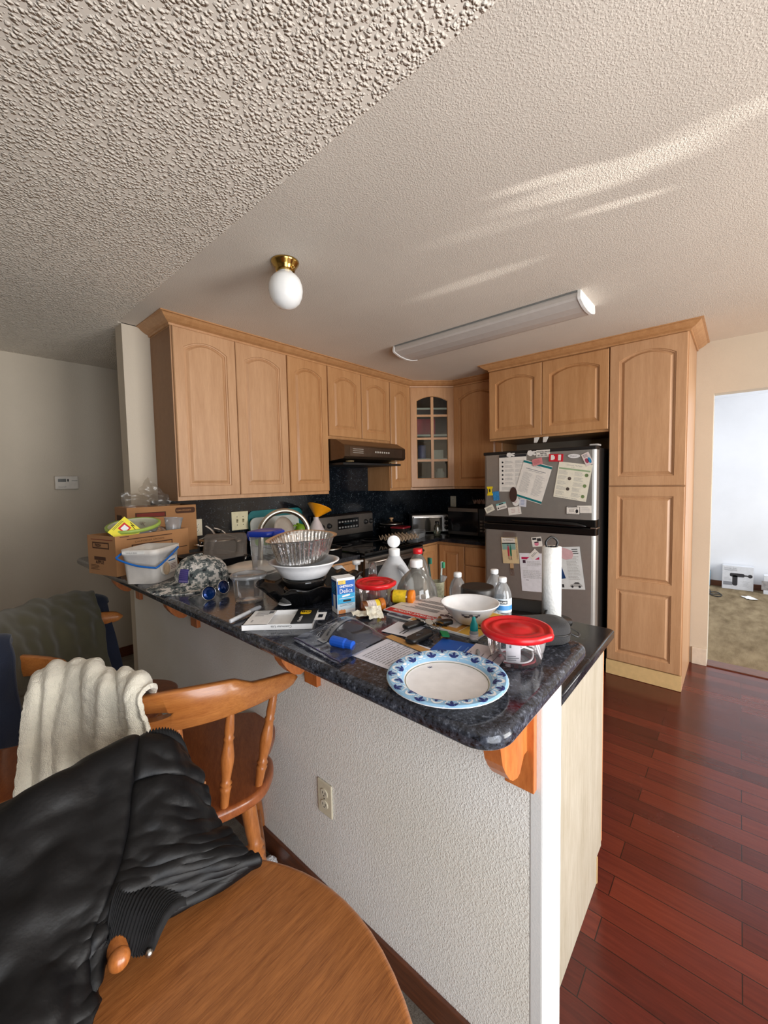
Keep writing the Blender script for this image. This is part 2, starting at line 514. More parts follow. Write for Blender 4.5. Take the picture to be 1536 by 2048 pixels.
def door(w, h, cells, m=None, stile=.058, rail=.062, t=.02, glazed=False):
    """raised panel door, local x across, z up, front at y = -t"""
    mb = MB(); n = 10
    for k, (z0, z1, rise) in enumerate(cells):
        rb = rail if k == 0 else rail * .55; rt = rail if k == len(cells) - 1 else rail * .55
        def outer(y, e=0):
            a, c = e, w - e; lo = z0 + (e if k == 0 else 0); hi = z1 - (e if k == len(cells) - 1 else 0)
            return [(a, y, lo), (c, y, lo)] + [(c + (a - c) * i / n, y, hi) for i in range(n + 1)]
        def inner(d, y, f=1.0):
            zs = z1 - rt - rise
            return [(x, y, z) for x, z in loop(stile + d, w - stile - d, z0 + rb + d, zs - d * (.6 if rise else 1), max(rise - d * .15, 0), n)]
        L = [outer(0), outer(-t + .004), outer(-t, .004), inner(0, -t)]
        if glazed: L += [inner(.006, -t + .004), inner(.006, 0)]
        else:
            L += [inner(.002, -t + .006), inner(.010, -t + .007), inner(.012, -t + .013), inner(.0165, -t + .013), inner(.031, -t + .0035), inner(.033, -t + .003)]
        mb.loft(L, 0, False, False, not glazed, m)
        mb.add(outer(0), [tuple(range(len(outer(0))))] if not glazed else [], 0, False, m)
    return mb


def sweep(path, prof, right=True):
    P = [V(p) for p in path]; n = len(P); rows = []
    for i in range(n):
        d1 = (P[i] - P[i - 1]).normalized() if i else (P[1] - P[0]).normalized()
        d2 = (P[i + 1] - P[i]).normalized() if i < n - 1 else d1
        n1 = V((d1.y, -d1.x)); n2 = V((d2.y, -d2.x))
        q = n1 + n2; q = q / (q.length_squared / 2)
        rows.append([(P[i].x + q.x * d, P[i].y + q.y * d, z) for d, z in prof])
    return MB().loft(rows, 0, False, True, True)


MA = lambda x, z: T(x, -.305, z)                      # doors on the back wall
MBW = lambda x, y, z: T(x, y, z) @ RZ(-PI / 2)        # doors facing the dining side
UB, UT = 1.368, 2.40
arch1 = lambda h: [(0, h, .045)]


def upper(name, label, x0, x1, z0, doors, mat, group=None):
    t = thing(name, label, 'cabinet', ((x0 + x1) / 2, -.15, z0), 0, group)
    off = T(-(x0 + x1) / 2, .15, -z0)
    MB().box(x0, x1, -.305, -.003, z0, UT, m=off).build('body', [mat], t)
    if x0 < -2.8: MB().box(x0 - .001, x0, -.303, -.004, z0 + .002, UT - .02, m=off).build('shaded_side_panel', [pm('side veneer in painted shade', (146, 108, 76), .55)], t)  # thin sheet on the open end, its shade painted in as darker brown
    for a, c in doors:
        h = 2.383 - z0 - .024
        door(c - a - .004, h, arch1(h), off @ MA(a + .002, z0 + .024)).build('door', [mat], t)
    return t


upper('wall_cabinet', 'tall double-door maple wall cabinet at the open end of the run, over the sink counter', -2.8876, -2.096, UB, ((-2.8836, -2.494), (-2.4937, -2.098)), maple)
upper('wall_cabinet', 'single-door honey maple wall cabinet with an arched panel, left of the range hood', -2.096, -1.7115, UB, ((-2.092, -1.7155),), maple2)
upper('wall_cabinet', 'short double-door maple wall cabinet directly above the range hood', -1.7115, -.947, 1.81, ((-1.7075, -1.3305), (-1.3275, -.951)), maple2)
upper('wall_cabinet', 'very narrow single-door maple wall cabinet between range hood and glass corner cabinet', -.947, -.625, UB, ((-.943, -.635),), maple2)

# diagonal corner cabinet with a glazed door
t = thing('corner_cabinet', 'diagonal maple corner cabinet with a glass pane door', 'cabinet', (-.3, -.3, UB))
off = T(.3, .3, -UB)
b0 = MB()
b0.prism([(-.622, -.003), (-.622, -.305), (-.61, -.317), (-.61, -.003)], UB, UT, m=off)
b0.prism([(-.003, -.622), (-.003, -.61), (-.317, -.61), (-.305, -.622)], UB, UT, m=off)
b0.prism([(-.61, -.31), (-.31, -.61), (-.003, -.61), (-.003, -.003), (-.61, -.003)], UB, UB + .02, m=off)
b0.prism([(-.61, -.31), (-.31, -.61), (-.003, -.61), (-.003, -.003), (-.61, -.003)], UT - .02, UT, m=off)
b0.box(-.61, -.003, -.012, -.003, UB, UT, m=off).box(-.012, -.003, -.61, -.003, UB, UT, m=off)
b0.build('body', [maple2], t)
sh = MB()
for z in (1.663, 1.903, 2.168):
    sh.prism([(-.60, -.33), (-.33, -.60), (-.013, -.60), (-.013, -.013), (-.60, -.013)], z, z + .018, m=off)
sh.build('shelf', [pm('white shelf edge', (226, 220, 208), .5)], t)
DG = math.hypot(.622 - .305, .622 - .305)
mdg = off @ T(-.622, -.305, UB + .024) @ RZ(-PI / 4)
hd = 2.383 - UB - .024
d0 = door(DG - .006, hd, [(0, hd, .045)], mdg @ T(.003, -.001, 0), .062, .085, glazed=True)
wv = (DG - .006) / 2
d0.box(wv - .011, wv + .017, -.017, -.004, .085, hd - .095, m=mdg)
for z in (.257, .475, .703): d0.box(.06, DG - .06, -.016, -.005, z, z + .022, m=mdg)
dd = d0.build('door', [maple2], t)
MB().box(.055, DG - .055, -.0095, -.0065, .08, hd - .05, m=mdg).build('glass', [glass_m], dd)

t = thing('wall_cabinet', 'single wide maple wall cabinet between glass corner cabinet and refrigerator', 'cabinet', (-.15, -.9, UB))
off = T(.15, .9, -UB)
MB().box(-.305, -.003, -1.15, -.625, UB, UT, m=off).build('body', [maple2], t)
door(.517, 2.383 - UB - .024, [(0, 2.383 - UB - .024, .06)], off @ MBW(-.305, -.63, UB + .024)).build('door', [maple2], t)

t = thing('fridge_cabinet', 'deep double-door maple cabinet bridging above the refrigerator', 'cabinet', (-.3, -1.62, 1.79))
off = T(.3, 1.62, -1.79)
MB().box(-.585, -.003, -2.088, -1.155, 1.79, UT, m=off).build('body', [maple2], t)
for a, c in ((-1.158, -1.609), (-1.613, -2.086)):
    h = 2.383 - 1.812
    door(abs(c - a), h, arch1(h), off @ MBW(-.585, a, 1.806)).build('door', [maple2], t)

t = thing('pantry_cabinet', 'full-height maple pantry cabinet at the end by the white doorway', 'cabinet', (-.3, -2.32, 0))
off = T(.3, 2.32, 0)
MB().box(-.585, -.003, -2.546, -2.0905, .0, UT, m=off).build('body', [maple], t)
h = 2.383 - 1.396
door(.448, h, [(0, h, .05)], off @ MBW(-.585, -2.0935, 1.396), .06, .065).build('door', [maple], t)
h = 1.388 - .115
door(.448, h, [(0, .57, 0), (.57, h, 0)], off @ MBW(-.585, -2.0935, .115), .06, .065).build('door', [maple], t)
MB().box(-.598, -.585, -2.546, -2.0905, .003, .108, m=off).build('toe_board', [toe_m], t)

# crown mouldings along the cabinet tops
prof = [(0, 2.386), (.008, 2.386), (.010, 2.398), (.016, 2.400), (.03, 2.406), (.05, 2.420), (.062, 2.432), (.074, 2.434), (.074, 2.4405), (0, 2.4405)]
o = sweep([(-2.8886, -.002), (-2.8886, -.306), (-.623, -.306), (-.306, -.623), (-.306, -1.152)], prof).build('trim_1', [maple2], kind='structure')
o = sweep([(-.32, -1.154), (-.586, -1.154), (-.586, -2.547), (-.002, -2.547)], prof).build('trim_2', [maple2], kind='structure')

# base cabinets
t = thing('base_cabinet', 'maple base cabinet with door and drawer stack, between range and refrigerator', 'cabinet', (-.3, -.9, 0))
off = T(.3, .9, 0)
MB().prism([(-.94, -.003), (-.94, -.585), (-.585, -.585), (-.585, -1.16), (-.003, -1.16), (-.003, -.003)], .1, .873, m=off).build('body', [maple2], t)
door(.335, .70, [(0, .70, 0)], off @ T(-.935, -.585, .14), .05, .055).build('door', [maple2], t)
door(.275, .70, [(0, .70, 0)], off @ MBW(-.585, -.625, .14), .055, .055).build('door', [maple2], t)
MB().box(-.605, -.585, -1.155, -.91, .675, .84, bev=.004, m=off).build('drawer', [maple2], t)
for z in (.41, .14):
    MB().box(-.605, -.585, -1.155, -.91, z, z + .255, bev=.004, m=off).build('drawer', [maple2], t)
t = thing('peninsula_cabinet', 'peninsula base cabinet with greyed end panel backing the half wall', 'cabinet', (-2.6, -1.3, 0))
off = T(2.6, 1.3, 0)
PE = -2.449
MB().box(-2.932, -2.312, PE, -1.46, .1, .873, m=off).box(-2.932, -2.312, -1.46, -.66, .1, .68, m=off).box(-2.932, -2.372, PE, -.66, .0, .1, m=off).build('body', [maple], t)
MB().box(-2.932, -2.3125, PE - .006, PE, .1, .873, m=off).box(-2.932, -2.374, PE - .006, PE, .0, .1, m=off).build('end_panel', [panel_m], t)
MB().box(-2.312, -2.291, PE - .004, -.67, .105, .87, bev=.003, m=off).build('face_frame', [wood('orange edge maple', (226, 158, 106), (206, 132, 82), (7, 7, .7), .4, .4, .1)], t)
MB().box(-2.374, -2.366, PE - .008, -.66, .0, .098, m=off).build('toe_board', [toe_m], t)
t = thing('base_cabinet', 'maple sink-wall base cabinet left of the range', 'cabinet', (-2.2, -.3, 0))
off = T(2.2, .3, 0)
MB().box(-2.932, -1.716, -.585, -.003, 0.1, .873, m=off).build('body', [maple2], t)
for a in (-2.30, -2.005): door(.285, .70, [(0, .70, 0)], off @ T(a, -.585, .14), .05, .055).build('door', [maple2], t)

# ---------------------------------------------------------------- granite
CT, BT = .906, 1.0644
s = MB(); z0, z1 = CT - .032, CT
PX1 = -2.258
s.prism([(-2.935, -2.48), (PX1 - .012, -2.48), (PX1, -2.468), (PX1, -1.45), (-2.935, -1.45)], z0, z1, bev=.006)
s.box(-2.935, -2.80, -1.45, -.62, z0, z1).box(-2.38, PX1, -1.45, -.62, z0, z1)
s.box(-2.935, PX1, -.62, -.002, z0, z1).box(PX1, -1.716, -.645, -.002, z0, z1)
solo(s, 'countertop', [gran_ctr], 'dark granite lower countertop along the peninsula and sink wall', 'countertop')
s = MB().prism([(-.942, -.002), (-.942, -.645), (-.645, -.645), (-.645, -1.185), (-.002, -1.185), (-.002, -.002)], z0, z1)
solo(s, 'countertop', [gran_ctr], 'dark granite corner countertop between range and refrigerator', 'countertop')
r = []
def arc(cx, cy, rad, a0, a1, n=8): return [(cx + rad * math.cos(a0 + (a1 - a0) * i / n), cy + rad * math.sin(a0 + (a1 - a0) * i / n)) for i in range(n + 1)]
X0, X1, Y0, Y1 = -3.3475, -2.857, -2.546, .006
r = arc(X0 + .06, Y0 + .06, .06, PI, 1.5 * PI) + arc(X1 - .035, Y0 + .035, .035, 1.5 * PI, 2 * PI) + [(X1, -.001), (-3.05, -.001), (-3.054, Y1)] + arc(X0 + .06, Y1 - .05, .05, PI / 2, PI)
solo(MB().prism(r, BT - .034, BT, bev=.014), 'bar_top', [gran_bar], 'raised dark granite bar top with rounded corners on the half wall', 'countertop')
s = MB().box(-2.935, -1.716, -.022, -.002, CT + .001, UB - .002).box(-1.716, -.945, -.02, -.002, .91, 1.80).box(-.945, -.002, -.022, -.002, CT + .001, UB - .002)
solo(s, 'backsplash', [gran_spl], 'speckled dark granite backsplash behind sink counter and range', 'backsplash')
s = MB().box(-.022, -.002, -1.185, -.023, CT + .001, UB - .002)
solo(s, 'backsplash', [gran_spl], 'dark granite backsplash on the short wall behind toaster oven and microwave', 'backsplash')
# sink
st_m = pm('brushed steel', (176, 174, 168), .3, 1, .05)
s = MB(); L = [rrect(.44, .84, .06, 5, -2.59, -1.035)]
def rr3(w, d, r, z, cx, cy, n=5): return [(x, y, z) for x, y in rrect(w, d, r, n, cx, cy)]
s.loft([rr3(.42, .82, .05, CT - .001, -2.59, -1.035), rr3(.40, .80, .05, CT - .008, -2.59, -1.035), rr3(.38, .78, .06, CT - .19, -2.59, -1.035)], 0, True, False, True)
solo(s, 'sink', [st_m], 'stainless sink sunk in the peninsula counter', 'sink')

# corbels under the bar
oak_o = wood('orange stained corbel', (206, 122, 62), (168, 88, 40), (6, 6, 1.2), .35, .5, .25)
oak_dk = wood('shaded corbel back', (150, 82, 40), (120, 60, 28), (6, 6, 1.2), .4, .5, .2)
def corbel_mb():
    mb = MB()
    P = [(0, 0), (.134, 0), (.134, -.06), (.126, -.095), (.120, -.118), (.106, -.141), (.088, -.163), (.074, -.174), (.052, -.181), (.039, -.178), (.03, -.165), (.018, -.15), (0, -.15)]
    # outline in x (outwards = -x) and z, extruded across y
    L = [[(-.018 - x, y, z) for x, z in P] for y in (-.019, .019)]
    mb.loft(L, 0, False)
    return mb
def corbel(y, label, s=1):
    t = thing('corbel', label, 'corbel', (HX - .001, y, BT - .0345), 0, 'corbels under the bar')
    MB().box(-.018, 0, -.033, .033, -.242, 0, bev=.002).build('back_plate', [oak_o], t)
    corbel_mb().build('bracket', [oak_o], t)
    return t
c0 = corbel(-2.462, 'orange wooden corbel at the near post, lowest in the picture')
dup(c0, (HX - .001, -1.745, BT - .0345), 0, 'orange wooden corbel just behind the top rail of the near chair')
dup(c0, (HX - .001, -.87, BT - .0345), 0, 'dim wooden corbel under the bar below the sunglasses')
dup(c0, (HX - .001, -.12, BT - .0345), 0, 'dim wooden corbel at the far end under the cardboard box')

# ---------------------------------------------------------------- range, hood
blk = pm('black enamel', (14, 14, 15), .18, 0, .1)
blkm = pm('matt black plastic', (22, 22, 23), .5, 0, .1)
stl = pm('range stainless', (150, 142, 134), .32, .9, .05)
t = thing('range', 'black and stainless electric range with a control backguard', 'range', (-1.33, -.33, 0))
off = T(1.33, .33, 0)
MB().box(-1.708, -.950, -.655, -.03, .02, .90, m=off).build('body', [blk], t)
MB().box(-1.710, -.948, -.69, -.03, .90, .917, bev=.005, m=off).build('cooktop', [pm('black cooktop glass', (10, 10, 11), .06)], t)
g = MB().box(-1.70, -.955, -.082, -.03, .917, 1.172, bev=.012, m=off).build('backguard', [blk], t)
MB().box(-1.675, -.965, -.09, -.08, .975, 1.155, bev=.006, m=off).build('control_panel', [stl], g)
dsp = MB().box(-1.43, -1.165, -.0935, -.088, 1.03, 1.125, m=off)
for i in range(7):
    for j in range(2): dsp.box(-1.42 + i * .036, -1.398 + i * .036, -.0945, -.092, 1.04 + j * .05, 1.055 + j * .05, 1, m=off)
dsp.box(-1.36, -1.25, -.0945, -.092, 1.075, 1.085, 2, m=off)
dsp.build('display', [blk, pm('grey print', (120, 120, 118), .6), pm('display glass', (30, 40, 44), .1)], g)
for x in (-1.62, -1.535, -1.07, -.995):
    MB().lathe([(.024, 0), (.024, .006), (.019, .008), (.017, .026), (0, .027)], 20, 0, m=off @ T(x, -.09, 1.075) @ RX(PI / 2)).build('knob', [blkm], g)
od = MB().box(-1.705, -.953, -.685, -.655, .20, .885, bev=.006, m=off).build('oven_door', [blk], t)
MB().box(-1.60, -1.06, -.687, -.684, .34, .74, m=off).build('window', [pm('oven glass', (8, 8, 9), .05)], od)
MB().box(-1.705, -.953, -.688, -.684, .80, .875, m=off).build('trim_panel', [stl], od)
MB().tube([(-1.66, -.69, .84), (-1.66, -.725, .845), (-1.0, -.725, .845), (-1.0, -.69, .84)], .011, 10, m=off).build('handle', [stl], od)
MB().box(-1.705, -.953, -.682, -.655, .03, .185, bev=.006, m=off).build('drawer', [blk], t)
for i, (x, y) in enumerate(((-1.52, -.5), (-1.14, -.5), (-1.52, -.22), (-1.14, -.22))):
    MB().lathe([(.07, 0), (.10, 0), (.10, .0008), (.07, .0008)], 32, cap=False, m=off @ T(x, y, .9172)).build('burner', [pm('burner ring', (60, 60, 62), .3)], t)

hood_m = pm('dark bronze hood steel', (104, 88, 72), .28, .85, .06)
t = thing('range_hood', 'dark bronze under-cabinet range hood with small buttons', 'range hood', (-1.33, -.25, 1.6))
off = T(1.33, .25, -1.6)
P = [(-.022, 1.807), (-.335, 1.807), (-.40, 1.80), (-.485, 1.755), (-.497, 1.745), (-.497, 1.662), (-.478, 1.646), (-.022, 1.606)]
MB().loft([[(-1.7095, y, z) for y, z in P], [(-.949, y, z) for y, z in P]], 0, False, m=off).build('shell', [hood_m], t)
h = MB().quad(0, .757, 0, .075, 0, 0)
f = MB().box(-1.65, -1.0, -.4995, -.497, 1.668, 1.738, m=off)
for i in range(3): f.box(-1.62 + 0, -1.50 + i * .0, -.5005, -.499, 1.69 + i * .015, 1.694 + i * .015, 1, m=off)
for i in range(7): f.box(-1.36 + i * .028, -1.343 + i * .028, -.5008, -.499, 1.698, 1.712, 1, m=off)
f.build('front_panel', [pm('brushed hood front', (128, 112, 98), .3, .9, .08), pm('hood print', (176, 170, 160), .5)], t)
MB().box(-1.69, -.97, -.46, -.05, 1.598, 1.615, m=off @ T(0, 0, 0)).build('filter', [blkm], t)
for x in (-1.58, -1.05):
    MB().lathe([(.0, -.004), (.034, -.004), (.036, .004)], 20, m=off @ T(x, -.42, 1.628)).build('lamp', [pm('hood lamp lens', (150, 130, 96), .25)], t)

# ---------------------------------------------------------------- refrigerator
fs = pm('fridge stainless', (160, 158, 154), .36, .6, .03)
fblk = pm('fridge black textured body', (20, 19, 19), .45, 0, .1, bmp=.3, bscale=400)
t = thing('refrigerator', 'stainless top-freezer refrigerator with black sides, covered in papers and magnets', 'refrigerator', (-.4, -1.62, 0))
off = T(.4, 1.62, 0)
FY0, FY1 = -1.199, -2.055
MB().box(-.70, -.04, -2.058, -1.196, .02, 1.672, bev=.008, m=off).build('body', [fblk], t)
def fdoor(z0, z1, name):
    mb = MB(); rows = []
    for z in (z0, z1):
        row = []
        for f in (0, .003, .008, .016, .03, .1, .2, .3, .4, .5, .6, .7, .8, .9, .97, .984, .992, .997, 1):
            y = FY0 + (FY1 - FY0) * f
            e = min(f, 1 - f) / .03
            x = -.783 - .006 * (1 - (2 * f - 1) ** 2) + (.016 * (1 - e) ** 2 if e < 1 else 0)
            row.append((x, y, z))
        row += [(-.705, FY1, z), (-.705, FY0, z)]
        rows.append(row)
    mb.loft(rows, 0, False, True, True, off)
    return mb.build(name, [fs], t)
fdoor(1.158, 1.655, 'freezer_door')
fdoor(.07, 1.045, 'fridge_door')
MB().box(-.79, -.70, FY1 - .002, FY0 + .002, 1.655, 1.681, bev=.008, m=off).build('top_trim', [fblk], t)
MB().box(-.786, -.705, FY1 - .001, FY0 + .001, 1.105, 1.158, bev=.006, m=off).box(-.786, -.705, FY1 - .001, FY0 + .001, 1.045, 1.098, bev=.006, m=off).build('door_trim', [blk], t)
hm = MB()
hm.tube([(-.792, FY0 - .25, 1.128), (-.806, FY0 - .4, 1.126), (-.815, FY1 + .22, 1.124), (-.812, FY1 + .12, 1.12), (-.796, FY1 + .06, 1.112)], [.008, .014, .018, .016, .008], 10, m=off)
hm.build('handle', [blk], t)
MB().box(-.80, -.72, FY1 - .012, FY1 + .03, 1.096, 1.106, bev=.003, m=off).build('hinge', [pm('hinge steel', (200, 200, 200), .25, 1)], t)
MB().box(-.77, -.68, FY1 - .006, FY1 + .05, 1.681, 1.694, bev=.004, m=off).build('hinge_cover', [pm('grey hinge cover', (170, 170, 168), .4)], t)

# ---------------------------------------------------------------- microwave, toaster oven
t = thing('microwave', 'black countertop microwave beside the refrigerator with an egg carton on top', 'microwave', (-.22, -.84, CT))
MB().box(-.20, .18, -.265, .215, .008, .285, bev=.006).build('body', [blk], t)
d = MB().box(-.222, -.20, -.12, .213, .02, .28, bev=.004).build('door', [pm('microwave door glass', (18, 18, 20), .08)], t)
MB().box(-.2235, -.221, -.115, .21, .245, .278, bev=.001).build('top_band', [stl], d)
MB().box(-.2235, -.221, -.115, .21, .022, .05, bev=.001).build('bottom_band', [pm('dark steel', (92, 88, 84), .35, .8)], d)
p = MB().box(-.222, -.20, -.263, -.123, .02, .28, bev=.004)
for i in range(4):
    for j in range(3): p.box(-.2232, -.2215, -.245 + j * .04, -.218 + j * .04, .06 + i * .03, .078 + i * .03, 1)
p.build('control_panel', [blk, pm('grey print', (120, 120, 118), .6)], t)
t = thing('toaster_oven', 'silver toaster oven with three knobs in the counter corner', 'toaster oven', (-.27, -.27, CT), -PI / 4)
MB().box(-.20, .20, -.15, .10, .012, .19, bev=.008).build('body', [pm('toaster steel', (186, 184, 180), .3, .85)], t)
for x in (-.17, .17):
    for y in (-.12, .08): MB().lathe([(.012, 0), (.012, .013)], 10, m=T(x, y, 0)).build('foot', [blkm], t)
d = MB().box(-.192, .118, -.162, -.15, .022, .165, bev=.003).build('door', [pm('toaster glass', (58, 54, 50), .1)], t)
MB().box(-.185, .11, -.185, -.17, .163, .176, bev=.004).box(-.17, -.16, -.172, -.160, .163, .173).box(.09, .10, -.172, -.16, .163, .173).build('handle', [pm('toaster bright steel', (226, 226, 224), .2, .9)], d)
MB().box(.122, .198, -.158, -.15, .016, .188, bev=.003).build('knob_panel', [pm('toaster bright panel', (222, 220, 216), .3, .6)], t)
for z in (.155, .105, .055):
    MB().lathe([(.02, 0), (.02, .012), (.012, .02), (0, .02)], 20, m=T(.16, -.158, z) @ RX(PI / 2)).build('knob', [blkm], t)

# ---------------------------------------------------------------- ceiling lights
t = thing('ceiling_light', 'round white glass globe light on a brass ceiling base', 'ceiling light', (-2.77, -1.266, H))
brass = pm('polished brass', (186, 152, 84), .15, 1, .05)
MB().lathe([(.0, 0), (.061, 0), (.062, -.004), (.058, -.010), (.050, -.022), (.042, -.034), (.040, -.046), (0, -.046)], 40).build('base', [brass], t)
MB().lathe([(.034, -.046), (.036, -.050), (.052, -.062), (.066, -.080), (.0735, -.104), (.0745, -.126), (.070, -.152), (.058, -.176), (.040, -.192), (.018, -.201), (0.0001, -.203)], 40).build('globe', [pm('white opal glass', (244, 244, 242), .12, 0, .02, sss=.2)], t)
MB().lathe([(.004, 0), (.004, .008), (0, .009)], 10, m=T(.012, -.043, -.034) @ RX(PI / 2)).build('screw', [brass], t)
t = thing('fluorescent_fixture', 'long white fluorescent ceiling fixture with a prismatic wrap lens', 'ceiling light', (-1.43, -1.525, H))
P = [(-.135, 0), (-.14, -.018), (-.142, -.036), (-.132, -.046), (-.07, -.062), (0, -.067), (.07, -.062), (.132, -.046), (.142, -.036), (.14, -.018), (.135, 0)]
lens = pm('frosted lens', (196, 190, 184), .35, 0, .03, bmp=.4, bscale=300)
MB().loft([[(x, -.625, z) for x, z in P], [(x, .625, z) for x, z in P]], 0, False).build('lens', [lens], t)
PE2 = [(x * 1.03, z * 1.06 if z else 0) for x, z in P]
for y0, y1 in ((-.637, -.622), (.622, .637)):
    MB().loft([[(x, y0, z) for x, z in PE2], [(x, y1, z) for x, z in PE2]], 0, False).loft([[(x * .8, y0 - .002 if y0 < 0 else y1 + .002, z * .75 - .008) for x, z in PE2], [(x * .8, (y0 + y1) / 2, z * .75 - .008) for x, z in PE2]], 0, False).build('end_cap', [pm('white end cap', (238, 238, 236), .4)], t)
MB().box(-.143, -.132, -.62, .62, -.008, -.0005).box(.132, .143, -.62, .62, -.008, -.0005).build('rim', [pm('grey fixture rim', (120, 122, 120), .5)], t)

# ---------------------------------------------------------------- wall plates, thermostat
ivory = pm('ivory plastic', (222, 212, 186), .4); slot_m = pm('dark slot', (40, 36, 30), .6)
t = thing('thermostat', 'white rectangular thermostat with a small grey display on the far hall wall', 'thermostat', (-3.134, 1.149, 1.498))
m = RX(PI / 2)
MB().box(-.074, .074, -.028, 0, -.052, .052, bev=.008).build('case', [pm('thermostat white', (216, 208, 196), .45)], t)
MB().box(-.055, -.005, -.0295, -.027, .006, .03).build('display', [pm('lcd grey', (70, 68, 60), .3)], t)
mb = MB().box(.002, .012, -.0295, -.0275, .008, .028)
mb.text('Honeywell', .011, 0, T(-.054, -.0286, -.036) @ RX(PI / 2)).box(.03, .066, -.0290, -.0275, .014, .017)
mb.build('buttons', [slot_m], t)
def duplex(t, m, plate=ivory):
    MB().box(-.035, .035, -.057, .057, 0, .006, bev=.003, m=m).build('plate', [plate], t)
    for s in (-1, 1):
        r = MB().loft([[(x, y + s * .0195, z) for x, y in [(max(-.0165, min(.0165, a)), b) for a, b in circ(.0175, 24, ry=.0145)]] for z in (.005, .0085)], 0, False, m=m)
        r.box(-.008, -.0055, s * .0195 - .003, s * .0195 + .006, .0083, .0088, 1, m=m).box(.0055, .008, s * .0195 - .003, s * .0195 + .006, .0083, .0088, 1, m=m)
        r.lathe([(.0025, .0083), (.0025, .0088)], 10, 1, m=m @ T(0, s * .0195 - .008, 0))
        r.build('receptacle', [pm('receptacle ivory', (228, 220, 198), .35), slot_m], t)
    MB().lathe([(.003, .006), (.003, .0072), (0, .0075)], 10, m=m).build('screw', [st_m], t)
MHW = lambda: frame((0, 0, 0), (0, -1, 0), (0, 0, 1))
t = thing('wall_outlet', 'ivory duplex outlet on the half wall under the bar', 'outlet', (HX - .0005, -1.785, .402))
duplex(t, frame((0, 0, 0), (0, -1, 0), (0, 0, 1)))
t = thing('wall_outlet', 'cream outlet plate on the dark backsplash above the microwave', 'outlet', (-.0225, -.435, 1.225))
duplex(t, frame((0, 0, 0), (0, -1, 0), (0, 0, 1)))
t = thing('switch_plate', 'cream double switch and outlet plate on the backsplash left of the cutting boards', 'switch plate', (-2.342, -.0225, 1.19))
m = frame((0, 0, 0), (1, 0, 0), (0, 0, 1))
MB().box(-.066, .066, -.068, .068, 0, .006, bev=.003, m=m).build('plate', [pm('cream plate', (226, 218, 180), .4)], t)
for x in (-.024, .024):
    MB().box(x - .006, x + .006, -.013, .013, .005, .009, 0, m=m).box(x - .004, x + .004, .0, .011, .008, .018, 0, bev=.002, m=m).build('toggle', [pm('toggle shade', (150, 140, 104), .5)], t)
    for y in (-.03, .03): MB().lathe([(.0035, .006), (.0035, .007)], 8, m=m @ T(x, y, 0)).build('screw', [slot_m], t)
t = thing('wall_outlet', 'cream outlet plate on the backsplash just right of the rear cardboard box', 'outlet', (-2.66, -.0225, 1.17))
duplex(t, frame((0, 0, 0), (1, 0, 0), (0, 0, 1)))
# ---------------------------------------------------------------- dining chairs, table, draped clothes
oak = wood('golden oak', (188, 116, 58), (146, 82, 36), (10, 10, 1.6), .3, .5, .35)
oak_rail = wood('golden oak rail', (196, 126, 64), (160, 92, 42), (1.2, 14, 14), .28, .5, .4)
oak_seat = wood('worn oak seat', (164, 92, 48), (128, 66, 32), (12, 2.0, 4), .3, .5, .35)
oak_top = wood('oak table top', (172, 110, 60), (118, 68, 32), (1.6, 30, 4), .38, .6, .2)

